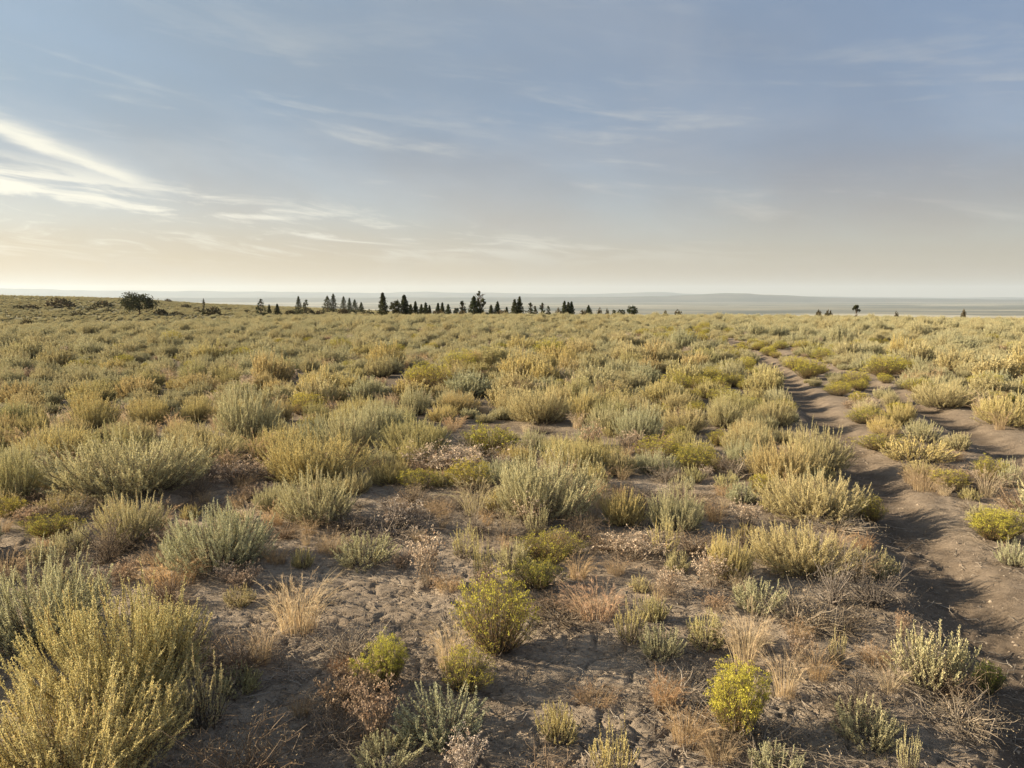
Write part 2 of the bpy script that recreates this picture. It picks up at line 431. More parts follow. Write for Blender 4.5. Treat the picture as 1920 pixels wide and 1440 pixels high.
# ------------------------------------------------------------------ far hills (real size, tens of kilometres off)
def far_hills(name, dist, depth, prof, seed, mat, rough=1.0):
    """prof: photograph pixels of the skyline"""
    px = np.array([p[0] for p in prof], float); py = np.array([p[1] for p in prof], float)
    xs = np.linspace(px[0], px[-1], 420)
    yy = np.interp(xs, px, py)
    k = np.ones(9) / 9; yy = np.convolve(np.pad(yy, 4, 'edge'), k, 'valid')
    n = 14; rows = []
    for j in range(n):
        f = j / (n - 1); u = 1 - abs(f - 0.5) * 2
        d = dist + (f - 0.5) * depth
        top = EYE - (yy - HORIZ) / FPX * dist
        bump = fbm(xs / 46 + 3, np.full_like(xs, f * 4), seed, 5, 0.6) * 0.34 + fbm(xs / 14, np.full_like(xs, f * 5), seed + 9, 3) * 0.12
        z = VALLEY - 25 + (top - VALLEY + 25) * (np.clip(u * (1 + rough * bump * (1.6 - u)), 0, 1.1) ** 0.8)
        rows.append(np.stack([(xs - CXP) / FPX * d, np.full_like(xs, d), z], 1))
    V = np.concatenate(rows); m_ = len(xs)
    i = np.arange(n - 1)[:, None] * m_; j = np.arange(m_ - 1)[None, :]
    Q = np.stack([i + j, i + j + 1, i + m_ + j + 1, i + m_ + j], -1).reshape(-1, 4)
    return tag(obj(name, mesh_from(name, V, Q, [mat], smooth=True)), kind='structure')

M_HILL = plain_mat('far_hill_scrub', (0.085, 0.090, 0.075), (0.16, 0.145, 0.11), 0.0006)
far_hills('far_hills', 18000, 5000, [(-900, 560), (-300, 556), (300, 558), (900, 557), (1150, 556), (1270, 553.5), (1330, 550), (1375, 548.5), (1410, 550), (1440, 551.5), (1500, 554.5), (1525, 557), (1537, 555.5), (1550, 557.5), (1600, 559), (1630, 558), (1660, 559.5), (1760, 560), (1900, 561.5), (2100, 560), (2500, 556), (2900, 560)], 3, M_HILL)
far_hills('far_mountains', 27000, 6000, [(-1400, 536), (-500, 538), (-100, 538), (60, 540), (140, 543), (330, 544.5), (600, 547), (740, 548.5), (770, 545), (785, 543.5), (800, 546), (830, 548.5), (880, 547.5), (905, 546.5), (950, 549), (1080, 551), (1150, 549.5), (1195, 547), (1220, 545.5), (1245, 547.5), (1300, 550), (1400, 553), (1500, 555), (1650, 557), (1800, 558), (1890, 556.5), (1960, 558), (2300, 553), (2800, 549), (3300, 552)], 8, M_HILL)

# ------------------------------------------------------------------ plant meshes
def clump_field(az, rng, n=7):
    """uneven outline of a bush round its middle"""
    a0 = rng.random(n) * 2 * math.pi; am = rng.uniform(-0.28, 0.22, n); wd = rng.uniform(0.35, 0.8, n)
    f = np.ones_like(az)
    for a, m_, w_ in zip(a0, am, wd):
        dl = np.abs((az - a + math.pi) % (2 * math.pi) - math.pi); f = f + m_ * np.exp(-(dl / w_) ** 2)
    return f

def sage_mesh(seed, R=0.38, H=0.55, n=240, m=46, leaf=0.016, wid=0.0042, spike=0.9, sm=26, full=1.0, wood=9, sides=3):
    """sagebrush: twisted woody base, leafy shoots in a dome, upright flower spikes"""
    rng = np.random.default_rng(seed)
    az = rng.random(n) * 2 * math.pi; rho = np.sqrt(rng.random(n)) ** 0.85
    of = clump_field(az, rng); hf = clump_field(az + 1.0, rng)
    rad = R * rho * of
    tipz = H * np.sqrt(np.clip(1 - 0.62 * rho ** 2.2, 0.05, 1)) * (0.72 + 0.28 * hf) * rng.uniform(0.72, 1.12, n)
    lowm = rng.random(n) < 0.22
    tipz = tipz * np.where(rng.random(n) < 0.45, rng.uniform(1.06, 1.36, n), 0.93)
    tipz = np.where(lowm, tipz * rng.uniform(0.35, 0.7, n), tipz)
    ca, sa = np.cos(az), np.sin(az)
    lean = rng.normal(0, 0.05, (n, 2)) * H
    p2 = np.stack([rad * ca + lean[:, 0], rad * sa + lean[:, 1], tipz], 1)
    p0 = np.stack([rad * ca * 0.42, rad * sa * 0.42, tipz * rng.uniform(0.02, 0.14, n)], 1) + rng.normal(0, 0.02, (n, 3)) * np.array([1, 1, 0.3])
    p1 = np.stack([rad * ca * rng.uniform(0.72, 0.98, n), rad * sa * rng.uniform(0.72, 0.98, n), tipz * rng.uniform(0.36, 0.55, n)], 1) + rng.normal(0, 0.030, (n, 3)) * (R / 0.38)
    fol, wd = Geo(), Geo()
    t = 0.20 + 0.74 * rng.random((n, m)) ** (0.8 / full)
    P = bez(p0, p1, p2, t).reshape(-1, 3); T = bez_t(p0, p1, p2, t).reshape(-1, 3)
    T /= np.linalg.norm(T, axis=1, keepdims=True) + 1e-9
    P = P + rng.normal(0, 0.0045, P.shape) * (R / 0.38)
    D = T * 0.85 + rng.normal(0, 0.42, P.shape) + np.array([0, 0, 0.2])
    N = len(P)
    tt = t.reshape(-1)
    dry = np.where(rng.random(N) < 0.30 * (1 - tt), 0.93, rng.random(N) * 0.88)
    fol.leaves(P, D, leaf * rng.uniform(0.6, 1.25, N), wid * rng.uniform(0.8, 1.3, N), rng, 0, dry)
    # flower spikes
    ns = int(n * spike); idx = rng.permutation(np.where(~lowm)[0])[:ns]; ns = len(idx)
    if ns and sm:
        t0 = rng.uniform(0.58, 0.76, (ns, 1)); t = t0 + (1 - t0) * rng.random((ns, sm)) * 1.02
        P = bez(p0[idx], p1[idx], p2[idx], t).reshape(-1, 3); T = bez_t(p0[idx], p1[idx], p2[idx], t).reshape(-1, 3)
        T /= np.linalg.norm(T, axis=1, keepdims=True) + 1e-9
        D = T * 0.9 + rng.normal(0, 0.32, P.shape)
        fol.leaves(P + rng.normal(0, 0.0018, P.shape), D, leaf * 0.80 * rng.uniform(0.6, 1.2, len(P)), wid * 1.1, rng, 1)
        ts = t0 + (1 - t0) * np.linspace(0.05, 1, 5)[None]
        fol.tubes(bez(p0[idx], p1[idx], p2[idx], ts), np.array([[0.0012, 0.0017, 0.0018, 0.0014, 0.0006]]) * max(1.0, wid / 0.0046), 3, rng, 1)
    # twigs and wood
    C = bez(p0, p1, p2, np.linspace(0, 0.96, 5)); C[:, 1:4] += rng.normal(0, 0.004, (n, 3, 3))
    wd.tubes(C, np.array([[0.0026, 0.0022, 0.0018, 0.0013, 0.0008]]) * (wid / 0.0042), sides, rng, 0)
    if wood:
        a = rng.random(wood) * 2 * math.pi; rr = R * rng.uniform(0.25, 0.7, wood)
        K = 6; f = np.linspace(0, 1, K)[None, :]
        C = np.stack([np.cos(a)[:, None] * rr[:, None] * f ** 1.1, np.sin(a)[:, None] * rr[:, None] * f ** 1.1, (H * rng.uniform(0.3, 0.6, wood))[:, None] * f ** 1.2 - 0.03], -1)
        C[:, 1:] += np.cumsum(rng.normal(0, 0.014, (wood, K - 1, 3)), 1)
        wd.tubes(C, np.linspace(0.012, 0.003, K)[None] * (R / 0.38), 5, rng, 0)
    return fol.mesh('sage_foliage', [M_SAGE, M_SPIKE]), wd.mesh('sage_stem', [M_WOOD])

def rabbit_mesh(seed, R=0.32, H=0.42, n=300, m=30, leaf=0.022, wid=0.0026, fl=9, bloom=0.85, fs=0.009):
    """rabbitbrush: broom of thin green stems ending in flat yellow flower heads"""
    rng = np.random.default_rng(seed)
    az = rng.random(n) * 2 * math.pi; rho = np.sqrt(rng.random(n)); of = clump_field(az, rng); hf = clump_field(az + 2, rng)
    of = 1 + (of - 1) * 1.7; rad = R * rho * of; tipz = H * np.sqrt(np.clip(1 - 0.66 * rho ** 2.4, 0.05, 1)) * (0.55 + 0.45 * hf) * rng.uniform(0.66, 1.10, n)
    ca, sa = np.cos(az), np.sin(az); j = rng.normal(0, 0.02, (n, 2)) + np.array([0.05, 0.02]) * rng.normal()
    p2 = np.stack([rad * ca + j[:, 0], rad * sa + j[:, 1], tipz], 1)
    p0 = np.stack([rad * ca * 0.22, rad * sa * 0.22, tipz * 0.04], 1)
    p1 = np.stack([rad * ca * 0.78, rad * sa * 0.78, tipz * 0.48], 1)
    fol, st, flw = Geo(), Geo(), Geo()
    t = 0.22 + 0.78 * rng.random((n, m)) ** 0.75
    P = bez(p0, p1, p2, t).reshape(-1, 3); T = bez_t(p0, p1, p2, t).reshape(-1, 3); T /= np.linalg.norm(T, axis=1, keepdims=True) + 1e-9
    N = len(P); D = T * 0.9 + rng.normal(0, 0.42, P.shape); tt = t.reshape(-1)
    dry = np.where(rng.random(N) < 0.95 * (1 - tt) ** 1.1, 0.95, rng.random(N) * 0.86)
    fol.leaves(P + rng.normal(0, 0.006, P.shape), D, leaf * rng.uniform(0.6, 1.2, N), wid * rng.uniform(0.8, 1.3, N), rng, 0, dry)
    st.tubes(bez(p0, p1, p2, np.linspace(0, 1, 5)), np.array([[0.002, 0.0018, 0.0015, 0.0012, 0.001]]), 3, rng, 0)
    k = int(n * bloom); idx = rng.permutation(n)[:k]
    C = np.repeat(p2[idx], fl, 0) + rng.normal(0, 1, (k * fl, 3)) * np.array([0.011, 0.011, 0.006])
    D = np.array([0, 0, 0.8]) + rng.normal(0, 0.6, C.shape)
    flw.leaves(C, D, fs * rng.uniform(0.8, 1.5, len(C)), fs * 0.75, rng, 0)
    return fol.mesh('rabbit_foliage', [M_RABBIT]), st.mesh('rabbit_stem', [M_WOOD]), flw.mesh('rabbit_flowers', [M_FLOWER])

def grass_mesh(seed, R=0.10, H=0.30, n=170, heads=60, wid=0.0026, K=6, fuzz=22, lean=(0.5, 0.1)):
    """dry bunch grass: arching blades and fuzzy seed heads"""
    rng = np.random.default_rng(seed)
    az = rng.random(n) * 2 * math.pi; r0 = R * np.sqrt(rng.random(n)); ca, sa = np.cos(az), np.sin(az)
    L = H * rng.uniform(0.5, 1.1, n); out = L * rng.uniform(0.1, 0.65, n)
    p0 = np.stack([r0 * ca * 0.7, r0 * sa * 0.7, np.full(n, -0.01)], 1)
    j = rng.normal(0, 0.12, (n, 2)) * L[:, None] + np.array(lean) * 0.25 * L[:, None]
    p1 = p0 + np.stack([out * ca * 0.25, out * sa * 0.25, L * 0.75], 1)
    p2 = p0 + np.stack([out * ca + j[:, 0], out * sa + j[:, 1], L * rng.uniform(0.55, 1.0, n)], 1)
    bl, hd = Geo(), Geo()
    bl.ribbons(bez(p0, p1, p2, np.linspace(0, 1, K)), np.linspace(1, 0.25, K)[None] * wid * rng.uniform(0.7, 1.3, (n, 1)), rng, 0)
    idx = rng.permutation(n)[:heads]
    t = rng.uniform(0.72, 1.0, (len(idx), fuzz))
    P = bez(p0[idx], p1[idx], p2[idx], t).reshape(-1, 3); T = bez_t(p0[idx], p1[idx], p2[idx], t).reshape(-1, 3); T /= np.linalg.norm(T, axis=1, keepdims=True) + 1e-9
    hd.leaves(P, T + rng.normal(0, 0.35, P.shape), 0.026 * rng.uniform(0.5, 1.2, len(P)), wid * 0.55, rng, 0)
    return bl.mesh('grass_blades', [M_GRASS]), hd.mesh('grass_heads', [M_SEED])

def buck_mesh(seed, R=0.16, H=0.22, n=46, per=5, hs=0.012):
    """dried wildflower clump: wiry branching stems with papery heads"""
    rng = np.random.default_rng(seed); st, hd = Geo(), Geo()
    az = rng.random(n) * 2 * math.pi; r = R * np.sqrt(rng.random(n)); ca, sa = np.cos(az), np.sin(az)
    z = H * rng.uniform(0.55, 1.1, n)
    p0 = np.stack([r * ca * 0.3, r * sa * 0.3, np.full(n, -0.01)], 1); p2 = np.stack([r * ca, r * sa, z], 1) + rng.normal(0, 0.012, (n, 3))
    p1 = np.stack([r * ca * 0.6, r * sa * 0.6, z * 0.55], 1) + rng.normal(0, 0.015, (n, 3))
    st.tubes(bez(p0, p1, p2, np.linspace(0, 1, 5)), np.array([[0.0018, 0.0016, 0.0014, 0.0012, 0.0009]]), 3, rng)
    t = rng.uniform(0.45, 0.9, (n, per)); B = bez(p0, p1, p2, t).reshape(-1, 3); E = B + rng.normal(0, 1, B.shape) * np.array([0.035, 0.035, 0.02]) + np.array([0, 0, 0.035])
    st.tubes(np.stack([B, (B + E) / 2 + rng.normal(0, 0.005, B.shape), E], 1), np.array([[0.0011, 0.001, 0.0008]]), 3, rng)
    tips = np.concatenate([p2, E[rng.random(len(E)) < 0.8]]); k = 6
    C = np.repeat(tips, k, 0) + rng.normal(0, hs * 0.45, (len(tips) * k, 3))
    hd.leaves(C, rng.normal(0, 1, C.shape) + np.array([0, 0, 0.5]), hs * rng.uniform(0.6, 1.2, len(C)), hs * 0.65, rng, 0, np.repeat(rng.random(len(tips)), k))
    lv = 90; P = np.stack([rng.normal(0, R * 0.5, lv), rng.normal(0, R * 0.5, lv), rng.uniform(0.0, H * 0.35, lv)], 1)
    hd.leaves(P, rng.normal(0, 1, P.shape) + np.array([0, 0, 0.6]), 0.02, 0.005, rng, 0, np.full(lv, 0.95))
    return st.mesh('wildflower_stems', [M_DEAD]), hd.mesh('wildflower_heads', [M_HEAD])

def dead_mesh(seed, R=0.26, H=0.22, n=60, sub=5):
    """dead grey shrub: only crooked twigs"""
    rng = np.random.default_rng(seed); st = Geo(); fine = Geo()
    az = rng.random(n) * 2 * math.pi; r = R * rng.uniform(0.3, 1.1, n); z = H * rng.uniform(0.1, 1.1, n)
    K = 6; f = np.linspace(0, 1, K)[None, :]
    C = np.stack([np.cos(az)[:, None] * r[:, None] * f, np.sin(az)[:, None] * r[:, None] * f, z[:, None] * f ** 0.8 - 0.01], -1)
    C[:, 1:] += np.cumsum(rng.normal(0, 0.012, (n, K - 1, 3)), 1); C[..., 2] = np.maximum(C[..., 2], -0.01)
    st.tubes(C, np.linspace(0.0042, 0.0012, K)[None] * rng.uniform(0.6, 1.4, (n, 1)), 4, rng)
    ii = np.repeat(np.arange(n), sub); kk = rng.integers(2, K, n * sub); B = C[ii, kk]
    E = B + rng.normal(0, 0.05, B.shape) + np.array([0, 0, 0.02]); E[:, 2] = np.maximum(E[:, 2], 0.0)
    fine.tubes(np.stack([B, (B + E) / 2 + rng.normal(0, 0.008, B.shape), E], 1), np.array([[0.0015, 0.0012, 0.0008]]), 3, rng)
    lv = 900; j = rng.integers(0, len(E), lv)
    fine.leaves(E[j] + np.abs(rng.normal(0, 0.02, (lv, 3))) * np.sign(rng.normal(size=(lv, 3))) * np.array([1, 1, 0.5]), rng.normal(0, 1, (lv, 3)) + np.array([0, 0, 0.5]), 0.013, 0.0042, rng, 1)
    return st.mesh('dead_branches', [M_DEAD]), fine.mesh('dead_twigs', [M_DEAD, M_FUZZ])

NEAR_S = [sage_mesh(100 + i, **k) for i, k in enumerate((
    dict(R=0.40, H=0.56, n=440, m=150, wid=0.0036, leaf=0.0115, sm=56), dict(R=0.38, H=0.50, n=370, m=150, spike=0.75, wid=0.0036, leaf=0.0115, sm=56), dict(R=0.36, H=0.60, n=360, m=150, wid=0.0036, leaf=0.0115, sm=56),
    dict(R=0.42, H=0.48, n=450, m=145, spike=0.95, wid=0.0036, leaf=0.0115, sm=56), dict(R=0.34, H=0.52, n=330, m=145, spike=0.8, wid=0.0036, leaf=0.0115, sm=56)))]
SMALL_S = [sage_mesh(130 + i, **k) for i, k in enumerate((
    dict(R=0.20, H=0.26, n=130, m=80, leaf=0.011, wid=0.0036, spike=0.6), dict(R=0.24, H=0.24, n=140, m=85, leaf=0.011, wid=0.0036, spike=0.4, full=0.8),
    dict(R=0.15, H=0.34, n=60, m=50, leaf=0.011, wid=0.0036, spike=0.95, sm=34)))]
MID_S = [sage_mesh(160 + i, **k) for i, k in enumerate((
    dict(R=0.42, H=0.54, n=280, m=68, leaf=0.023, wid=0.0076, sm=14), dict(R=0.40, H=0.46, n=270, m=68, leaf=0.023, wid=0.0076, sm=12, spike=0.8),
    dict(R=0.36, H=0.58, n=260, m=68, leaf=0.023, wid=0.0076, sm=16), dict(R=0.46, H=0.44, n=310, m=66, leaf=0.027, wid=0.0076, sm=12, spike=0.7),
    dict(R=0.38, H=0.50, n=270, m=66, leaf=0.023, wid=0.0076, sm=16, spike=0.95), dict(R=0.34, H=0.40, n=230, m=68, leaf=0.027, wid=0.008, sm=10, spike=0.5)))]
RAB = [rabbit_mesh(200 + i, **k) for i, k in enumerate((
    dict(), dict(R=0.33, H=0.36, n=300, bloom=0.95, fs=0.0072, fl=22), dict(R=0.34, H=0.34, n=300, bloom=0.35), dict(R=0.26, H=0.34, n=220, m=26, bloom=0.8)))]
GRS = [grass_mesh(300 + i, **k) for i, k in enumerate((
    dict(), dict(R=0.13, H=0.26, n=230, heads=90), dict(R=0.08, H=0.34, n=110, heads=45), dict(R=0.16, H=0.20, n=260, heads=120, fuzz=16)))]
BUC = [buck_mesh(400 + i, **k) for i, k in enumerate((dict(), dict(R=0.20, H=0.18, n=60), dict(R=0.12, H=0.26, n=34, hs=0.014)))]
DED = [dead_mesh(500 + i, **k) for i, k in enumerate((dict(), dict(R=0.34, H=0.16, n=70), dict(R=0.20, H=0.28, n=50)))]

PARTS = {'sagebrush': ('foliage', 'stem'), 'rabbitbrush': ('foliage', 'stem', 'flower_heads'), 'grass_tuft': ('blades', 'seed_heads'),
         'dried_wildflower': ('stems', 'flower_heads'), 'dead_shrub': ('branches', 'twigs')}
CATS = {'sagebrush': 'sagebrush', 'rabbitbrush': 'rabbitbrush', 'grass_tuft': 'dry grass', 'dried_wildflower': 'dried wildflower', 'dead_shrub': 'dead shrub'}
LIBS = {'S': ('sagebrush', NEAR_S, 0.80, 0.66), 's': ('sagebrush', SMALL_S, 0.42, 0.35), 'M': ('sagebrush', MID_S, 0.80, 0.49), 'R': ('rabbitbrush', RAB, 0.62, 0.38),
        'G': ('grass_tuft', GRS, 0.34, 0.26), 'B': ('dried_wildflower', BUC, 0.34, 0.22), 'D': ('dead_shrub', DED, 0.55, 0.22)}
SILVER, GOLD, PLAIN, OLIVE = (0.95, 0.98, 1.0), (1.09, 1.02, 0.82), (1.04, 1.0, 0.93), (0.97, 0.96, 0.82)

def plant(code, x, y, s, sz, rz, label, group=None, var=None, tint=PLAIN, rng=random):
    kind, lib, _, _ = LIBS[code]
    var = rng.randrange(len(lib)) if var is None else var % len(lib)
    e = bpy.data.objects.new(kind, None); COL.objects.link(e); e.empty_display_size = 0.1
    e.location = (x, y, float(med_h(x, y)) - 0.012); e.rotation_euler = (0, 0, rz); e.scale = (s, s, sz)
    tag(e, label, CATS[kind], group)
    for nm, me in zip(PARTS[kind], lib[var]): obj(nm, me, e, color=tint)
    return e

# ------------------------------------------------------------------ plants one can point to (photograph pixels: middle, foot, width, top)
HAND = []     # code, cx, foot y, width, top y, variant, tint, label
def H_(*a): HAND.append(a)
H_('S', 245, 1345, 330, 1105, 0, GOLD, 'large golden sagebrush with tall pale spikes beside the bare cracked soil')
H_('S', 150, 1530, 450, 1275, 3, GOLD, 'broad yellow sagebrush crowding against the front of the large golden sagebrush')
H_('S', 85, 1225, 330, 1065, 2, SILVER, 'silvery grey sagebrush directly behind the large golden sagebrush')
H_('S', 415, 1078, 215, 950, 1, SILVER, 'pale green sagebrush with an orange dry grass tuft against its sunny side')
H_('S', 245, 1022, 165, 920, 4, PLAIN, 'rounded sagebrush with reddish dry leaves behind the orange grass tuft')
H_('S', 250, 940, 290, 825, 3, SILVER, 'very wide grey-green sagebrush mound in the brush, twice as wide as tall')
H_('S', 590, 915, 205, 812, 0, GOLD, 'tall golden sagebrush with a paler silvery one growing against its front')
H_('S', 600, 990, 190, 882, 4, SILVER, 'silvery sagebrush growing against the front of a taller golden one')
H_('S', 1012, 985, 205, 850, 0, SILVER, 'big fan-shaped grey-green sagebrush standing alone with pale dried flowers at its foot')
H_('S', 785, 862, 145, 778, 0, OLIVE, 'neat domed yellow-green sagebrush with dark gap to its left')
H_('s', 680, 1062, 125, 992, 1, SILVER, 'small low grey sagebrush on the bare soil with thin twigs')
H_('S', 1165, 995, 105, 918, 4, GOLD, 'yellowish sagebrush joined to a greyer one on its shaded side')
H_('S', 1268, 1002, 125, 918, 1, SILVER, 'greyer sagebrush joined to a yellowish one on its sunny side')
H_('S', 1360, 1095, 120, 1000, 4, GOLD, 'golden lit sagebrush with orange stems at the sunny end of a low row')
H_('S', 1505, 1085, 195, 985, 3, PLAIN, 'long sagebrush with many upright pale spikes beside a grey dead shrub')
H_('S', 1525, 985, 200, 890, 0, PLAIN, 'pale sagebrush at the edge of the wheel track next to a yellow rabbitbrush')
H_('s', 1110, 915, 75, 858, 0, GOLD, 'small golden sagebrush close behind the fan-shaped grey-green one')
H_('s', 905, 1095, 65, 998, 2, GOLD, 'narrow upright golden sagebrush shoots behind the big round rabbitbrush')
H_('S', 1530, 890, 140, 808, 2, PLAIN, 'upright sagebrush right at the edge of the rut, its spikes over the bare track')
H_('S', 1390, 885, 95, 818, 4, SILVER, 'grey-green sagebrush just behind a small dome of green rabbitbrush')
H_('S', 385, 880, 175, 800, 1, PLAIN, 'loose pale sagebrush beside the very wide grey-green mound')
H_('S', 585, 842, 115, 778, 4, SILVER, 'small silver sagebrush behind the tall golden one')
H_('S', 105, 868, 160, 790, 1, GOLD, 'tan sagebrush bleached by the sun in the thick brush')
H_('S', 25, 945, 130, 850, 2, OLIVE, 'olive sagebrush with upright tips at the sunny end of the very wide mound')
H_('s', 1150, 1492, 140, 1382, 2, GOLD, 'few tall bare-stemmed pale sagebrush spikes in front of pale cracked soil')
H_('s', 1700, 1452, 65, 1385, 2, PLAIN, 'single sagebrush sprig with pointed tips in front of bare track soil')
H_('s', 1450, 1462, 110, 1398, 1, SILVER, 'low grey sagebrush in front of the bright yellow rabbitbrush')
H_('s', 1322, 1215, 90, 1143, 0, OLIVE, 'small curled sagebrush on dark litter with a grass tuft beside it')
H_('s', 1740, 1290, 155, 1160, 0, SILVER, 'half dead sagebrush with brown bare lower twigs by the track')
H_('s', 1625, 1395, 125, 1305, 1, SILVER, 'low sprawling sagebrush with curling grey sprigs beside fallen twigs')
H_('s', 1235, 1235, 85, 1160, 1, SILVER, 'thin sagebrush seedling with brown dried heads on bare soil')
H_('s', 1568, 1245, 50, 1190, 2, PLAIN, 'tiny green sagebrush sprout standing alone on brown litter')
H_('s', 830, 1402, 180, 1300, 1, SILVER, 'dull grey sagebrush in front of the two small rabbitbrushes')
H_('s', 1045, 1395, 90, 1322, 0, GOLD, 'small honey coloured sagebrush on pale cracked soil')
H_('s', 720, 1445, 130, 1385, 1, SILVER, 'grey leafy mat of sagebrush at the foot of dark twigs')
H_('s', 1900, 1062, 70, 1008, 0, SILVER, 'small grey sagebrush beside bright yellow rabbitbrush across the track')
H_('s', 1892, 915, 55, 868, 2, SILVER, 'silver sprigs beside green rabbitbrush between the wheel tracks')
H_('S', 1885, 805, 120, 738, 0, GOLD, 'golden sagebrush on the far bank of the second wheel track')
H_('S', 1770, 770, 130, 715, 3, PLAIN, 'wide sagebrush overhanging the second wheel track')
H_('s', 1730, 830, 70, 780, 0, SILVER, 'upright grey sagebrush on the strip between the wheel tracks')
H_('S', 1690, 800, 80, 752, 4, GOLD, 'yellowish sagebrush on the strip between the wheel tracks')
H_('s', 1710, 870, 130, 828, 1, GOLD, 'sprawling tan sagebrush on the strip between the wheel tracks')
H_('s', 1420, 1150, 110, 1085, 1, SILVER, 'low sagebrush with grey curling branches in front of the long spiky one')
H_('s', 1225, 1165, 60, 1110, 0, OLIVE, 'little olive sagebrush behind a thin seedling on bare soil')
H_('s', 1270, 1075, 60, 1030, 0, PLAIN, 'small round sagebrush among pale dried flowers')
H_('s', 450, 1300, 90, 1250, 1, OLIVE, 'dull green low sagebrush in the shade of the large golden one')
H_('R', 932, 1238, 172, 1103, 0, PLAIN, 'large round green rabbitbrush with yellow tips on bare soil')
H_('R', 722, 1305, 125, 1215, 1, PLAIN, 'small rabbitbrush with bright yellow top and reddish stems')
H_('R', 868, 1312, 130, 1225, 3, PLAIN, 'small rabbitbrush with a dry grass tuft growing behind it')
H_('R', 1005, 1110, 112, 1045, 2, PLAIN, 'low green rabbitbrush just behind the large round one')
H_('R', 1025, 1058, 165, 998, 2, PLAIN, 'broad dark green rabbitbrush with hardly any flowers')
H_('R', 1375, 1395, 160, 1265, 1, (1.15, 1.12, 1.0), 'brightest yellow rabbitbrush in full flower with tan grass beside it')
H_('R', 1865, 1020, 140, 962, 1, PLAIN, 'yellow flowering rabbitbrush across the wheel track')
H_('R', 787, 925, 92, 880, 3, PLAIN, 'pale yellow-green rabbitbrush with dried flowers behind it')
H_('R', 876, 922, 82, 870, 0, GOLD, 'dome of orange-tinged rabbitbrush beside the fan-shaped sagebrush')
H_('R', 1298, 892, 85, 842, 0, PLAIN, 'green domed rabbitbrush in front of dense sagebrush')
H_('R', 1632, 975, 85, 922, 3, PLAIN, 'rabbitbrush leaning over the wheel track edge')
H_('R', 1432, 935, 70, 890, 3, GOLD, 'small rusty rabbitbrush behind the pale sagebrush at the track')
H_('R', 1238, 865, 82, 825, 0, GOLD, 'orange and green rabbitbrush in the gap before dense brush')
H_('R', 1782, 925, 82, 880, 3, PLAIN, 'rabbitbrush standing at the front end of the strip between the tracks')
H_('R', 1855, 905, 85, 850, 2, PLAIN, 'green rabbitbrush with silver sprigs at its side between the tracks')
H_('R', 1855, 1280, 75, 1210, 2, (0.8, 0.9, 0.8), 'dark green rabbitbrush with no flowers by the near wheel track')
H_('R', 1358, 765, 65, 733, 0, PLAIN, 'flat topped green rabbitbrush amid grey sagebrush')
H_('R', 92, 1012, 135, 968, 2, PLAIN, 'low yellow-green rabbitbrush behind the silvery grey sagebrush')
H_('R', 18, 975, 70, 935, 3, PLAIN, 'small yellow-green rabbitbrush next to a low one behind the silvery sagebrush')
H_('R', 1620, 800, 70, 772, 0, PLAIN, 'rabbitbrush on the strip between the tracks, furthest along of those in flower')
H_('R', 1650, 850, 110, 815, 2, PLAIN, 'flat green rabbitbrush on the strip between the tracks')
H_('G', 562, 1190, 125, 1090, 1, PLAIN, 'glowing tan grass tuft standing alone on bare soil')
H_('G', 492, 1250, 75, 1180, 0, PLAIN, 'ragged tan grass tuft trailing from the glowing one')
H_('G', 842, 1262, 85, 1168, 0, PLAIN, 'feathery grass tuft behind a small rabbitbrush')
H_('G', 322, 1100, 125, 1030, 3, (1.0, 0.86, 0.7), 'dense orange grass tuft against the pale green sagebrush')
H_('G', 1395, 1262, 115, 1168, 2, PLAIN, 'arching grass tuft with drooping seed heads behind the brightest rabbitbrush')
H_('G', 1472, 1310, 95, 1235, 2, PLAIN, 'arching grass tuft leaning over the brightest rabbitbrush')
H_('G', 1112, 1155, 130, 1085, 3, (1.0, 0.86, 0.82), 'pinkish wide grass tuft beside the large round rabbitbrush')
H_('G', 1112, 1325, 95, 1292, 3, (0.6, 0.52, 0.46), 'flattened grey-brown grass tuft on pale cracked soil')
H_('G', 890, 970, 100, 905, 2, (0.85, 0.9, 0.8), 'greenish fine grass tuft beside the fan-shaped sagebrush')
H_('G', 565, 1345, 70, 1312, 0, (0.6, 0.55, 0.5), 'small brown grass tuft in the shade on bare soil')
H_('G', 640, 1265, 60, 1235, 3, (0.8, 0.62, 0.5), 'tiny reddish tuft flat on pale soil')
H_('G', 1640, 1250, 70, 1205, 3, (0.8, 0.68, 0.58), 'rusty low tuft behind brown litter by the half dead sagebrush')
H_('G', 1245, 1330, 70, 1275, 1, (0.75, 0.60, 0.48), 'reddish brown tuft beside the brightest rabbitbrush')
H_('G', 1290, 1400, 110, 1345, 1, (0.8, 0.7, 0.6), 'dull tan tuft in front of the reddish brown one')
H_('G', 1615, 1035, 50, 1000, 3, (0.85, 0.68, 0.54), 'small orange tuft at the wheel track edge')
H_('B', 800, 1100, 90, 1025, 2, PLAIN, 'pinkish dried wildflower clump beside golden sagebrush shoots')
H_('B', 845, 890, 150, 855, 1, PLAIN, 'wide clump of pale pink dried flowers behind two rabbitbrushes')
H_('B', 452, 912, 95, 868, 1, (0.85, 0.8, 0.75), 'brown dried flower clump in a gap beside the very wide mound')
H_('B', 1330, 1105, 80, 1055, 0, PLAIN, 'dried flower clump in front of the golden lit sagebrush')
H_('B', 745, 992, 100, 950, 0, (0.9, 0.9, 0.9), 'grey-white dried flowers on open soil')
H_('B', 1000, 992, 95, 950, 2, PLAIN, 'dried flowers with white heads at the foot of the fan-shaped sagebrush')
H_('B', 1190, 1052, 120, 1010, 1, PLAIN, 'white headed dried flowers in front of joined sagebrushes')
H_('B', 1255, 1120, 70, 1080, 0, PLAIN, 'dried flower clump with pale heads behind small olive sagebrush')
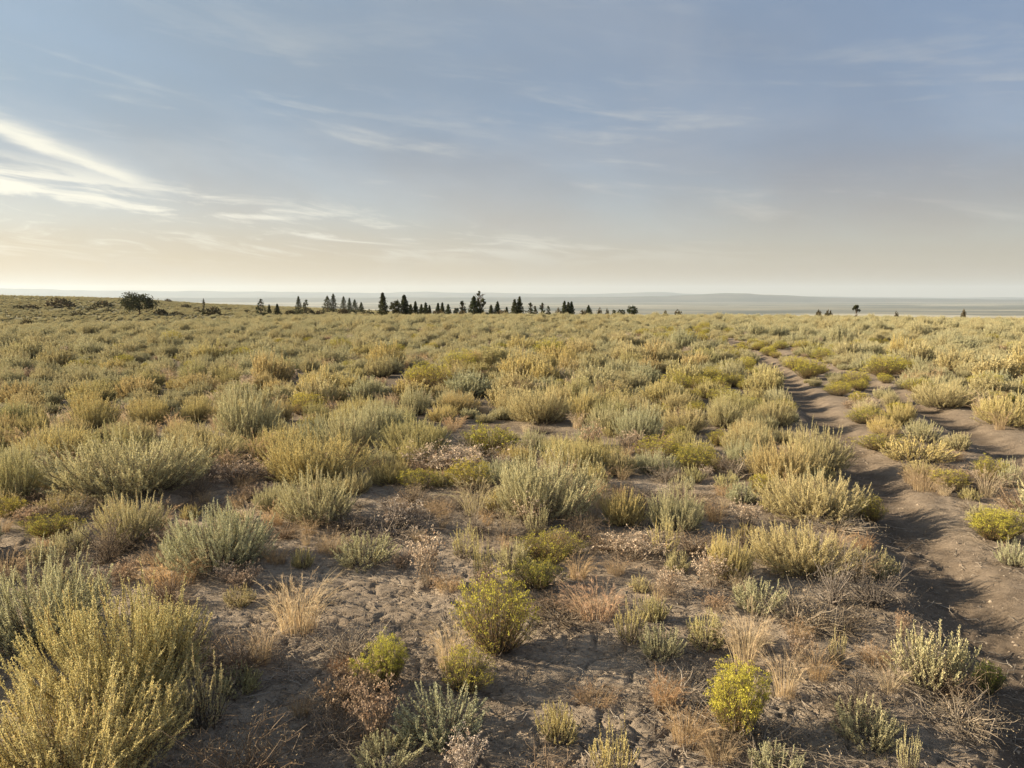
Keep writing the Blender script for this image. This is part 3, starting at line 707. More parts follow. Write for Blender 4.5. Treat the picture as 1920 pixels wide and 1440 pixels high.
H_('B', 655, 1345, 120, 1270, 1, (0.8, 0.72, 0.62), 'brown spiny dried clump under the small bright rabbitbrush')
H_('B', 700, 1400, 130, 1318, 2, (0.7, 0.62, 0.55), 'thin dark dried flower stalks in front of the bright small rabbitbrush')
H_('B', 1185, 850, 60, 815, 0, PLAIN, 'pink dried flowers in the gap before dense brush')
H_('B', 1400, 990, 70, 955, 0, PLAIN, 'dried flower clump behind the long spiky sagebrush')
H_('B', 1690, 1200, 40, 1130, 2, (0.8, 0.7, 0.6), 'single brown dried stalk by the half dead sagebrush')
H_('D', 1640, 1150, 140, 1085, 0, (0.62, 0.62, 0.66), 'dark charcoal grey dead shrub by the wheel track')
H_('D', 740, 1010, 200, 965, 1, (0.9, 0.88, 0.88), 'flat pale grey dead shrub on open soil')
H_('D', 1500, 1180, 150, 1120, 1, PLAIN, 'brown dead shrub below the long spiky sagebrush')
H_('D', 450, 1265, 190, 1195, 1, (1.1, 1.0, 0.9), 'fallen bleached twigs in the shade of the large golden sagebrush')
H_('D', 1420, 1425, 230, 1370, 1, PLAIN, 'dead twigs lying in front of the brightest rabbitbrush')
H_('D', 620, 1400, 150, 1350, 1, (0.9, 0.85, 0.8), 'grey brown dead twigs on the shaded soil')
H_('D', 1800, 1360, 150, 1310, 1, PLAIN, 'dead litter twigs by the dark green rabbitbrush')
H_('D', 1790, 1310, 110, 1265, 0, (0.7, 0.62, 0.55), 'dark dead stems in front of the half dead sagebrush')
H_('D', 200, 1060, 120, 1000, 2, (0.8, 0.75, 0.7), 'grey dead stems behind the silvery sagebrush')
H_('D', 1560, 1140, 110, 1080, 2, (0.9, 0.9, 0.95), 'ash grey dead shrub under the long spiky sagebrush')
H_('D', 1250, 960, 140, 925, 1, (0.75, 0.7, 0.66), 'low dark dead shrub on open soil before the joined sagebrushes')

OCC = []
hr = random.Random(4)
for code, cx, fy, wpx, ty, var, tint, label in HAND:
    x, y = ground_at(cx, fy)
    v = ray(cx, fy); depth = (Vector((x, y, float(base_h(x, y)) - EYE)).length) / v.length
    Wm = wpx / FPX * depth
    # the foot of a bush of this width is seen at its front: push its middle back
    back = Wm * (0.26 if code in 'SMR' else 0.16)
    k = (math.hypot(x, y) + back) / math.hypot(x, y); x, y = x * k, y * k
    Hm = (fy - ty) / FPX * depth * 1.02 - back * 0.22 + 0.03
    _, _, w0, h0 = LIBS[code]
    s = Wm / w0
    if code in 'Ss': s *= 1.03
    sz = max(0.55 * s, min(1.6 * s, Hm / h0))
    plant(code, x, y, s, sz, hr.random() * 6.28, label, var=var, tint=tint)
    OCC.append((x, y, Wm * 0.5 * (0.62 if code in 'BDG' else 1.0)))

# ------------------------------------------------------------------ the open brush: random but in view
rng = np.random.default_rng(77); rr = random.Random(77)
CELL = 1.0; grid = {}
def gput(x, y, r): grid.setdefault((int(x // CELL), int(y // CELL)), []).append((x, y, r))
def gfree(x, y, r, k):
    gx, gy = int(x // CELL), int(y // CELL)
    for i in (-1, 0, 1):
        for j in (-1, 0, 1):
            for (a, b, q) in grid.get((gx + i, gy + j), ()):
                if (a - x) ** 2 + (b - y) ** 2 < (k * (q + r)) ** 2: return False
    return True
for o in OCC: gput(*o)

BARE = ((560, 830, 1085, 1225), (585, 665, 1200, 1340), (955, 1205, 1185, 1400), (0, 85, 1225, 1300), (1650, 1990, 985, 1230), (600, 760, 930, 960))
def bare(x, y):
    """the open cracked soil patches of the photograph"""
    p = cam.matrix_basis.inverted() @ Vector((x, y, float(base_h(x, y))))
    py = CYP + p.y / p.z * FPX; px = CXP - p.x / p.z * FPX
    return any(a < px < b and c < py < e for a, b, c, e in BARE)

def in_front_zone(x, y):
    """ground in view that is covered by the hand-placed plants"""
    if y < 0.5: return False
    p = cam.matrix_basis.inverted() @ Vector((x, y, float(base_h(x, y))))
    py = CYP + p.y / p.z * FPX; px = CXP - p.x / p.z * FPX
    return (py > 905 and 690 < px < 1990) or (py > 1010 and -60 < px < 1990)

ang = math.radians(47)
cand_n = 110000
D_ = np.sqrt(rng.random(cand_n)) * 118.0
T_ = (rng.random(cand_n) * 2 - 1) * ang
near_n = 9000      # more tries close by, and all round the camera so that the light is filtered by real bushes
D_ = np.concatenate([np.sqrt(rng.random(near_n)) * 24.0, D_]); T_ = np.concatenate([(rng.random(near_n) * 2 - 1) * math.radians(52), T_])
side_n = 420
D_ = np.concatenate([D_, 2.6 + np.sqrt(rng.random(side_n)) * 13.0]); T_ = np.concatenate([T_, -math.radians(45) - rng.random(side_n) * math.radians(70)])
CX_, CY_ = D_ * np.sin(T_), D_ * np.cos(T_)
RD = rut_dist(CX_, CY_); CL = fbm(CX_ / 5.0, CY_ / 5.0, 31, 3); CL2 = fbm(CX_ / 2.2, CY_ / 2.2, 35, 2)
SZ = np.clip(rng.lognormal(-0.36, 0.34, len(D_)), 0.34, 1.3)
sages, rabs, tufts, bucks, littles, mats = [], [], [], [], [], []
for x, y, d, r, cl, c2, sz in zip(CX_.tolist(), CY_.tolist(), D_.tolist(), RD.tolist(), CL.tolist(), CL2.tolist(), SZ.tolist()):
    rad = 0.40 * sz * (1 + 0.15 * cl)
    if d < 2.2: continue
    if r < (0.34 + 0.50 * rad if d < 13 else 0.24 + 0.30 * rad if d < 24 else 0.12 + 0.2 * rad if d < 60 else 0.0): continue
    if c2 < -0.27 and d < 30: continue
    if d < 12 and in_front_zone(x, y): continue
    if not gfree(x, y, rad, 0.84 if d < 26 else 0.87): continue
    between = False
    if d < 40 and r < 1.4: between = poly_dist(np.array(x), np.array(y), RUT_L) < 1.25 and poly_dist(np.array(x), np.array(y), RUT_R) < 1.25
    gput(x, y, rad)
    p = rr.random()
    if (between and p < 0.45) or (r < 2.2 and p < 0.20 and d < 60) or p < 0.035: rabs.append((x, y, d, sz, between, r))
    else: sages.append((x, y, d, sz * (0.72 if between else 1.0), between, r))
# tan grass and dried flowers in the gaps
n2 = 10600
d2 = 3.0 + np.sqrt(rng.random(n2)) * 42; t2 = (rng.random(n2) * 2 - 1) * ang
d2[:1600] = 2.2 + np.sqrt(rng.random(1600)) * 5.6
x2, y2 = d2 * np.sin(t2), d2 * np.cos(t2); r2 = rut_dist(x2, y2); g2 = fbm(x2 / 3.0, y2 / 3.0, 41, 2)
for x, y, d, r, g in zip(x2.tolist(), y2.tolist(), d2.tolist(), r2.tolist(), g2.tolist()):
    if r < 0.36 or (g < -0.06 and d > 8): continue
    if d < 9 and y > 0.5 and bare(x, y) and rr.random() < 0.9: continue
    if d < 12 and in_front_zone(x, y) and rr.random() < 0.30: continue
    if not gfree(x, y, 0.12, 0.62): continue
    gput(x, y, 0.12)
    q = rr.random()
    if d < 9 and q < 0.22: littles.append((x, y, d, rr.uniform(0.40, 0.80)))
    elif d < 9 and q < 0.55: mats.append((x, y, d, rr.uniform(0.45, 0.9)))
    else: (tufts if q < 0.86 else bucks).append((x, y, d, rr.uniform(0.6, 1.25) * (0.58 if d < 7 else 0.85)))

def visible(x, y):
    return y > 0.3 and abs(x / y) < 0.72

TINTS = [SILVER, GOLD, PLAIN, OLIVE, (1.05, 0.97, 0.86)]
TN = ['silvery grey-green', 'golden yellow', 'pale green', 'olive green', 'sun-bleached tan']
littles.sort(key=lambda q: q[2]); littles = [q for q in littles if visible(q[0], q[1])][:75]; n_hand = sum(1 for h in HAND if h[0] in 'Ss') + len(littles)
sages.sort(key=lambda q: q[2] / q[3] if visible(q[0], q[1]) else 1e6 + q[2])
ind = sages[:300 - n_hand]; rest = sages[300 - n_hand:]
src = {}
for (x, y, d, sz, between, r) in ind:
    code = 'S' if d < 11 else 'M'
    ti = rr.randrange(5); var = rr.randrange(len(LIBS[code][1]))
    if between: where, gk = 'on the strip between the wheel tracks', 'strip'
    elif r < 1.3: where, gk = 'along the edge of the wheel tracks', 'track edge'
    elif x > float(np.interp(y, [p[1] for p in RUT_R], [p[0] for p in RUT_R])): where, gk = 'in the brush beyond the second wheel track', 'far side'
    else: where, gk = 'in the thick brush away from the tracks', 'thick brush'
    adj = ('small' if sz < 0.62 else 'large' if sz > 0.85 else 'middling') + ((' domed', ' wide', ' tall', ' low', ' narrow', ' squat')[var])
    e = plant(code, x, y, sz, sz * rr.uniform(0.66, 0.96), rr.random() * 6.28, f'{adj} {TN[ti]} sagebrush {where}', f'{adj} {TN[ti]} sagebrush, {gk}', var, TINTS[ti])
    if code == 'M' and (var, ti) not in src: src[(var, ti)] = e
for (x, y, d, sz) in littles:
    ti = rr.randrange(4); wh = 'on open soil' if in_front_zone(x, y) else 'squeezed between larger bushes'
    plant('s', x, y, sz, sz * rr.uniform(0.7, 1.05), rr.random() * 6.28, f'{TN[ti]} little sagebrush sprig {wh}', f'{TN[ti]} little sagebrush, {wh}', None, TINTS[ti])
for (x, y, d, sz) in [q for q in mats if visible(q[0], q[1])][:230]:
    ti = rr.randrange(3); wh = 'lying on open soil' if in_front_zone(x, y) else 'in the gaps between bushes'
    plant('D', x, y, sz, sz * rr.uniform(0.45, 0.9), rr.random() * 6.28, f'{("grey", "brown", "dark")[ti]} tangle of dead twigs {wh}', f'{("grey", "brown", "dark")[ti]} dead twigs {wh}', None, ((1.1, 1.08, 1.05), (1, 0.86, 0.72), (0.6, 0.56, 0.52))[ti])
rabs.sort(key=lambda q: q[2] if visible(q[0], q[1]) else 1e6 + q[2])
for (x, y, d, sz, between, r) in rabs[:230]:
    where = 'on the strip between the wheel tracks, beyond those in full flower' if between else ('beside the wheel tracks among sagebrush' if r < 2.2 else 'scattered in the thick sagebrush away from the tracks')
    var = rr.choice((0, 0, 2, 3, 3)); col = ('olive green', '', 'dark green', 'yellow-green')[var]
    plant('R', x, y, sz * 1.15, sz * rr.uniform(0.9, 1.2), rr.random() * 6.28, f'{col} rabbitbrush {where}', f'{col} rabbitbrush, {where[:24]}', var, (1.12, 1.06, 0.9))
for lst, code, nm in ((tufts, 'G', 'tan dry grass tuft'), (bucks, 'B', 'pinkish dried wildflower clump')):
    lst.sort(key=lambda q: q[2] if visible(q[0], q[1]) else 1e6 + q[2])
    for (x, y, d, sz) in lst[:280]:
        ti = rr.randrange(3); tint = ((1, 1, 1), (0.90, 0.80, 0.68), (0.74, 0.69, 0.64))[ti]; adj = ('pale', 'rusty', 'dull brown')[ti]
        where = 'on open soil near bare ground' if in_front_zone(x, y) else 'in a gap of the sagebrush'
        plant(code, x, y, sz, sz * rr.uniform(0.8, 1.2), rr.random() * 6.28, f'{adj} {nm} {where}', f'{adj} {nm}s {where}', None, tint)

# the rest of the brush, too many to count: one object, instances of the bushes above
hill_n = 24000
hd = np.sqrt(rng.uniform(140 ** 2, 560 ** 2, hill_n)); ht = -rng.uniform(0.10, 0.84, hill_n)
hx, hy = hd * np.sin(ht), hd * np.cos(ht)
keep = fbm(hx / 30, hy / 30, 61, 3) + rng.random(hill_n) * 0.5 > 0.12
hx, hy, hd = hx[keep], hy[keep], hd[keep]
pts = [(x, y, sz, rr.uniform(0.58, 0.95)) for (x, y, d, sz, b, r) in rest] + [(x, y, s_, 0.8) for x, y, s_ in zip(hx, hy, rng.uniform(0.9, 1.9, len(hx)))]
pts = np.array(pts); n = len(pts)
zz = med_h(pts[:, 0], pts[:, 1]) - 0.015
keys = list(src.keys())
cov = bpy.data.meshes.new('sagebrush_cover'); cov.vertices.add(n)
cov.vertices.foreach_set('co', np.stack([pts[:, 0], pts[:, 1], zz], 1).astype(np.float32).ravel())
for nm, typ, arr in (('variant', 'INT', rng.integers(0, len(keys), n)), ('turn', 'FLOAT', rng.random(n) * 6.283), ('size', 'FLOAT', pts[:, 2]), ('tall', 'FLOAT', pts[:, 3])):
    a = cov.attributes.new(nm, typ, 'POINT'); a.data.foreach_set('value', arr.astype(np.int32 if typ == 'INT' else np.float32))
cover = tag(obj('sagebrush_cover', cov), 'endless grey-green and golden sagebrush covering the plain to its edge', 'sagebrush', kind='stuff')
ng = bpy.data.node_groups.new('brush_cover', 'GeometryNodeTree')
ng.interface.new_socket('Geometry', in_out='INPUT', socket_type='NodeSocketGeometry'); ng.interface.new_socket('Geometry', in_out='OUTPUT', socket_type='NodeSocketGeometry')
gi, go_ = ng.nodes.new('NodeGroupInput'), ng.nodes.new('NodeGroupOutput'); jn = ng.nodes.new('GeometryNodeJoinGeometry')
def nattr(nm, typ):
    q = ng.nodes.new('GeometryNodeInputNamedAttribute'); q.data_type = typ; q.inputs['Name'].default_value = nm
    return [o for o in q.outputs if o.enabled and o.name == 'Attribute'][0]
va, tu, si, ta = nattr('variant', 'INT'), nattr('turn', 'FLOAT'), nattr('size', 'FLOAT'), nattr('tall', 'FLOAT')
rot = ng.nodes.new('ShaderNodeCombineXYZ'); ng.links.new(tu, rot.inputs[2])
mz = ng.nodes.new('ShaderNodeMath'); mz.operation = 'MULTIPLY'; ng.links.new(si, mz.inputs[0]); ng.links.new(ta, mz.inputs[1])
scv = ng.nodes.new('ShaderNodeCombineXYZ'); ng.links.new(si, scv.inputs[0]); ng.links.new(si, scv.inputs[1]); ng.links.new(mz.outputs[0], scv.inputs[2])
for i, k in enumerate(keys):
    cmp_ = ng.nodes.new('FunctionNodeCompare'); cmp_.data_type = 'INT'; cmp_.operation = 'EQUAL'
    ins = [q for q in cmp_.inputs if q.enabled]; ng.links.new(va, ins[0]); ins[1].default_value = i
    for part in src[k].children:
        oi = ng.nodes.new('GeometryNodeObjectInfo'); oi.inputs['Object'].default_value = part; oi.inputs['As Instance'].default_value = True; oi.transform_space = 'ORIGINAL'
        ip = ng.nodes.new('GeometryNodeInstanceOnPoints')
        ng.links.new(gi.outputs[0], ip.inputs['Points']); ng.links.new(cmp_.outputs[0], ip.inputs['Selection'])
        ng.links.new(oi.outputs['Geometry'], ip.inputs['Instance']); ng.links.new(rot.outputs[0], ip.inputs['Rotation']); ng.links.new(scv.outputs[0], ip.inputs['Scale'])
        ng.links.new(ip.outputs[0], jn.inputs[0])
ng.links.new(jn.outputs[0], go_.inputs[0])
md = cover.modifiers.new('brush_cover', 'NODES'); md.node_group = ng

# ------------------------------------------------------------------ trees on the skyline (photograph pixels: x, top, half width; distance)
def tree_parts(seed, H, Rw, shape, n, leaf):
    rg = np.random.default_rng(seed); tr, cr = Geo(), Geo()
    K = 6; f = np.linspace(0, 1, K)
    top = 0.92 if shape == 'cone' else 0.55
    C = np.stack([np.zeros(K), np.zeros(K), f * H * top - 0.15], 1)[None].copy(); C[0, 1:, :2] += np.cumsum(rg.normal(0, 0.025 * H / 5, (K - 1, 2)), 0)
    tr.tubes(C, np.linspace(0.16, 0.03, K)[None] * H / 5 * (1.5 if shape == 'round' else 1), 7, rg)
    nl = 12 if shape == 'round' else 16
    a = rg.random(nl) * 2 * math.pi; z0 = H * (rg.uniform(0.12, 0.45, nl) if shape == 'round' else rg.uniform(0.1, 0.85, nl))
    if shape == 'cone': rl = Rw * (1 - z0 / H) ** 0.8 * rg.uniform(0.6, 1.0, nl); z1 = z0 + rl * 0.35
    else: rl = Rw * rg.uniform(0.45, 0.85, nl); z1 = np.minimum(z0 + H * rg.uniform(0.2, 0.45, nl), H * 0.88)
    B = np.stack([np.zeros(nl), np.zeros(nl), z0], 1); E = np.stack([np.cos(a) * rl, np.sin(a) * rl, z1], 1); Mi = (B + E) / 2 + rg.normal(0, 0.05 * H / 5, B.shape)
    tr.tubes(np.stack([B, Mi, E], 1), np.array([[0.07, 0.045, 0.02]]) * H / 5, 5, rg)
    n = int(n * 1.7); nc = {'cone': 60, 'round': 40, 'ragged': 40, 'mushroom': 18}[shape]; per = n // nc
    if shape in ('cone', 'ragged'):
        z = rg.random(nc) ** 1.6 * 0.90 + 0.05; az = rg.random(nc) * 2 * math.pi
        prof = (1 - z) ** 0.75 * (1.0 if shape == 'cone' else 0.9) + 0.05
        prof *= np.where(z < 0.12, 0.8, 1)
        rad = Rw * prof * (rg.uniform(0.45, 1.02, nc) if shape == 'cone' else rg.uniform(0.2, 1.25, nc))
        cc = np.stack([rad * np.cos(az), rad * np.sin(az), z * H], 1); cs = np.clip(Rw * 0.30 * (1.1 - z), 0.05 * H / 5, 1)
    elif shape == 'round':
        u = rg.normal(size=(nc, 3)); u /= np.linalg.norm(u, axis=1, keepdims=True); u[:, 2] = np.clip(u[:, 2], -0.62, 1)
        k = rg.uniform(0.5, 0.90, nc)
        cc = np.stack([u[:, 0] * Rw * k, u[:, 1] * Rw * k, H * 0.54 + u[:, 2] * H * 0.46 * k], 1); cs = np.full(nc, Rw * 0.22)
    else:
        m_ = nc // 3; az = rg.random(nc) * 6.28
        rad = Rw * rg.uniform(0, 0.85, nc); z = np.where(np.arange(nc) < nc - m_, rg.uniform(0.62, 0.95, nc), rg.uniform(0.05, 0.22, nc))
        cc = np.stack([rad * np.cos(az), rad * np.sin(az), z * H], 1); cs = np.full(nc, Rw * 0.3)
    cs = np.broadcast_to(cs, nc)
    P = np.repeat(cc, per, 0) + rg.normal(0, 0.5, (nc * per, 3)) * np.repeat(cs, per)[:, None]
    if shape == 'cone':      # tiers of drooping sprays that narrow to a point
        m_ = len(P); z = rg.random(m_) ** 1.25; az = rg.random(m_) * 2 * math.pi
        ph = rg.random(6) * 6.28; tier = 0.80 + 0.20 * np.sin(z * 34 + ph[0] + 1.4 * np.sin(az * 2 + ph[1])) + 0.14 * np.sin(az * 3 + z * 7 + ph[2]) + 0.12 * np.sin(az * 5 - z * 15 + ph[3])
        rr_ = Rw * ((1 - z) ** 0.85 * (0.35 + 0.65 * np.minimum(1, z / 0.14)) + 0.03) * tier * rg.random(m_) ** 0.42
        P = np.stack([rr_ * np.cos(az), rr_ * np.sin(az), z * H * 0.96 + 0.03 * H], 1)
    P[:, 2] = np.clip(P[:, 2], 0.03 * H, H * 1.0)
    D = rg.normal(0, 0.7, P.shape) + np.array([0, 0, 0.7]) + P * np.array([0.4, 0.4, 0]) / max(Rw, 0.1)
    cr.leaves(P, D, leaf * rg.uniform(0.6, 1.3, len(P)), leaf * 0.8, rg)
    if shape in ('cone', 'ragged'):
        q = 26; zt = rg.uniform(0.80, 1.0, q)
        cr.leaves(np.stack([rg.normal(0, 0.03, q), rg.normal(0, 0.03, q), zt * H - leaf * 0.7], 1), np.tile([0, 0, 1.0], (q, 1)) + rg.normal(0, 0.3, (q, 3)), leaf, leaf * 0.4, rg)
    return tr.mesh('trunk', [M_TRUNK]), cr.mesh('crown', [M_JUNIPER])

def foot_dist(px, ybase):
    """distance at which the far slope is seen at this height in the photograph"""
    t = (px - CXP) / FPX
    for d in np.arange(150, 520, 2.0):
        y = d / math.sqrt(1 + t * t)
        if HORIZ + (EYE - float(base_h(t * y, y))) / y * FPX <= ybase: return d
    return 200.0

def tree(px, ytop, hw, dist, shape, label, group=None, leaf=0.26, n=900, name='juniper_tree', cat='tree'):
    t = (px - CXP) / FPX; k = 1 / math.sqrt(1 + t * t)
    dist = foot_dist(px, 592.0 if px < 600 else 588.0) if px < 700 else dist * 0.76; hw = hw * (1.0 if shape == 'round' else 1.4 if shape == 'ragged' else 1.55)
    y = dist * k; x = t * y; z = float(base_h(x, y))
    Hm = EYE - (ytop - HORIZ) / FPX * y - z; Rw = hw / FPX * y
    e = bpy.data.objects.new(name, None); COL.objects.link(e); e.location = (x, y, z); e.rotation_euler = (0, 0, px * 1.7 % 6.28)
    tag(e, label, cat, group)
    a, b = tree_parts(int(px * 7 + ytop), Hm, Rw, shape, n, leaf * min(1.0, 0.35 + Hm / 7)); obj('trunk', a, e); obj('crown', b, e)
    return e

tree(265, 549, 33, 165, 'round', 'big round spreading juniper with thick trunk, widest tree on the skyline', n=1900, leaf=0.45)
tree(492, 560, 7.5, 175, 'ragged', 'thin juniper with bare lower trunk standing alone before the slope')
tree(507, 571, 4, 190, 'cone', 'very small juniper beside the thin bare-trunked one')
tree(522, 570, 6, 170, 'cone', 'small narrow juniper past the thin bare-trunked one')
tree(562, 556, 8, 190, 'cone', 'pointed juniper in front of the slope with a round one beside it')
tree(575, 561, 6, 215, 'round', 'small round juniper high on the slope beside a pointed one', n=500)
tree(616, 555, 11, 178, 'cone', 'thick dark juniper, lower of a close pair at the slope end', n=1200)
tree(627, 551, 9, 182, 'cone', 'tall dark juniper, higher of a close pair at the slope end', n=1100)
tree(646, 556, 8, 196, 'cone', 'dark cone juniper first in the row after the close pair')
tree(657, 559, 6, 200, 'cone', 'dark narrow juniper in the middle of the row after the close pair')
tree(667, 562, 8, 190, 'cone', 'bushy juniper in the row after the close pair')
tree(679, 567, 6, 194, 'cone', 'short pointed juniper ending the row after the close pair')
tree(719, 550, 10, 180, 'cone', 'tall slender juniper with wide skirt standing in a gap', n=1100)
tree(742, 561, 10, 178, 'round', 'rounded dark juniper left of a taller blunt one', n=1000)
tree(759, 554, 11, 180, 'cone', 'tall blunt juniper in the middle of the dark clump', n=1300)
tree(771, 571, 6, 184, 'cone', 'low juniper leaning against the tall blunt one')
for i, (px, yt, hw) in enumerate(((780, 566, 6), (791, 571, 6), (799, 568, 6), (806, 573, 4), (822, 569, 5), (830, 568, 5), (841, 571, 6.5))):
    tree(px, yt, hw, 184 + 4 * (i % 3), 'cone', 'short juniper in the even row between the dark clump and the ragged tree', 'even row of short junipers')
tree(856, 576, 5, 186, 'round', 'tiny round juniper before the loose open one', n=400)
tree(867, 564, 7, 186, 'ragged', 'loose open juniper with gappy crown beside the ragged tall tree')
tree(889, 556, 12, 182, 'cone', 'bulky dark juniper joined to the ragged tall tree', n=1300)
tree(900, 545, 10, 184, 'ragged', 'ragged tall juniper with open twisted top, tallest on the skyline', n=1200)
tree(921, 572, 6, 190, 'cone', 'small juniper just past the ragged tall tree')
tree(933, 566, 7, 190, 'cone', 'pointed juniper second past the ragged tall tree')
tree(950, 576, 4, 192, 'cone', 'stubby little juniper above a low dark shrub')
tree(965, 562, 8, 188, 'cone', 'broad juniper, shorter of twin cones')
tree(974, 557, 8, 188, 'cone', 'taller of twin cone junipers')
for i, (px, yt, hw) in enumerate(((994, 567, 6), (1003, 573, 5), (1016, 567, 6), (1028, 573, 4))):
    tree(px, yt, hw, 190 + 5 * (i % 2), 'ragged', 'thin scraggly juniper in the open stretch between twin cones and close trio', 'thin scraggly junipers', n=500)
tree(1058, 565, 7, 188, 'cone', 'first juniper of a close trio with flat shared top')
tree(1065, 567, 6, 190, 'cone', 'middle juniper of a close trio with flat shared top')
tree(1071, 566, 6, 188, 'cone', 'outer juniper of a close trio with flat shared top')
tree(1103, 573, 8, 186, 'cone', 'short broad triangular juniper beside a low dark shrub')
tree(1185, 572.5, 11, 184, 'round', 'round flat juniper, last tree of the row', n=800)
for px in (1151, 1160, 1167): tree(px, 578.5, 4.5, 188, 'round', 'tiny round juniper near the last tree of the row', 'tiny round junipers', n=300)
tree(1603, 572.5, 4.2, 122, 'mushroom', 'lone mushroom-shaped little juniper on the open plain', n=1100, leaf=0.17)
tree(385, 559, 3, 430, 'ragged', 'solitary tiny tree on the crest of the slope', n=300)

# dark low shrubs on the slope and along the edge
def shrub_mesh(seed, n=260, leaf=0.34):
    rg = np.random.default_rng(seed); c, st = Geo(), Geo()
    u = rg.normal(size=(n, 3)); u /= np.linalg.norm(u, axis=1, keepdims=True); u[:, 2] = np.abs(u[:, 2])
    az = np.arctan2(u[:, 1], u[:, 0]); k = rg.uniform(0.5, 1, n) * clump_field(az, rg)
    c.leaves(u * k[:, None], u + rg.normal(0, 0.6, u.shape) + np.array([0, 0, 0.4]), leaf * rg.uniform(0.5, 1.2, n), leaf * 0.6, rg)
    b = 8; a = rg.random(b) * 6.28; E = np.stack([np.cos(a) * 0.6, np.sin(a) * 0.6, rg.uniform(0.3, 0.7, b)], 1)
    st.tubes(np.stack([E * 0, E * 0.5 + rg.normal(0, 0.05, E.shape), E], 1), np.array([[0.05, 0.04, 0.02]]), 4, rg)
    return c.mesh('shrub_foliage', [M_DARKBUSH]), st.mesh('shrub_stem', [M_WOOD])
SHR = [shrub_mesh(700 + i) for i in range(4)]
def shrub(px, ytop, hw, dist, label, group=None, extra=0.0):
    dist = foot_dist(px, 592.0) if dist == 0 else dist * 0.80 if dist < 185 else dist
    t = (px - CXP) / FPX; y = dist / math.sqrt(1 + t * t); x = t * y; z = float(base_h(x, y))
    Rw = hw / FPX * y; Hm = EYE - (ytop - HORIZ) / FPX * y - z
    Hm = max(0.5 * Rw, min(Hm, 1.5 * Rw + extra))
    e = bpy.data.objects.new('dark_shrub', None); COL.objects.link(e); e.location = (x, y, z); e.scale = (Rw, Rw, Hm); e.rotation_euler = (0, 0, px % 6.28)
    tag(e, label, 'shrub', group)
    for nm, me in zip(('foliage', 'stem'), SHR[int(px) % 4]): obj(nm, me, e)
def shrub_y(px, ymid, hw, label, group=None):
    """on the far slope: the foot is found where the sight line meets the ground"""
    t = (px - CXP) / FPX
    best = 260.0
    for d in np.arange(190, 520, 2.0):
        y = d / math.sqrt(1 + t * t)
        if HORIZ + (EYE - float(base_h(t * y, y))) / y * FPX <= ymid + hw * 0.35: best = d; break
    else: best = 430.0
    shrub(px, ymid - hw * (0.30 if hw > 15 else 0.42), hw, best, label, group)
for px, ym, hw in ((64, 576, 11), (40, 577, 9), (133, 580, 7), (175, 580, 10), (352, 575, 9), (319, 564, 7), (372, 579, 6), (150, 589, 12), (205, 583, 8), (375, 584, 8), (430, 580, 7), (465, 584, 7)):
    shrub_y(px, ym, hw, 'dark shrub scattered on the grey-green slope', 'dark shrubs on the slope')
shrub_y(117, 569, 24, 'long low brown thicket on the slope crest, widest there')
shrub_y(199, 571, 18, 'brown domed thicket on the slope beside the long low one')
shrub(305, 581, 13, 0, 'dark shrub spreading from the foot of the big round juniper', extra=2)
shrub(332, 585, 13, 0, 'low brown shrub second from the big round juniper', extra=2)
shrub(401, 577, 15, 0, 'dark ball-shaped shrub standing before the slope edge', extra=2)
shrub(51, 594, 10, 112, 'near dark shrub on the rim of the plain under the slope')
for px, yt, hw in ((545, 582, 11), (580, 580, 13), (600, 583, 10), (645, 580, 12), (690, 581, 12)): shrub(px, yt, hw, 0, 'dark shrub at the feet of the slope-end junipers', 'dark shrubs at the feet of the slope-end junipers', extra=2)
for px, yt, hw in ((822, 582, 12), (868, 584, 9), (941, 583, 13)): shrub(px, yt, hw, 160, 'low dark brown shrub at the foot of the juniper row', 'low dark shrubs at the juniper row', extra=2)
shrub(1094, 582, 9, 150, 'low dark brown shrub beside the short triangular juniper', extra=2)
for px, yt, hw in ((1047, 580, 7), (1123, 580, 5), (1138, 580.5, 4)): shrub(px, yt, hw, 170, 'small shrub in the gaps past the close trio', 'small shrubs past the close trio', extra=2)
for px, yt, hw in ((1247, 583.5, 4), (1271, 583, 7), (1533, 583, 6), (1552, 583.5, 7), (1803, 582.5, 5), (1678, 585, 4)): shrub(px, yt, hw, 128, 'lone low dark shrub breaking the bare rim of the plain', 'low shrubs on the bare rim of the plain', extra=2)

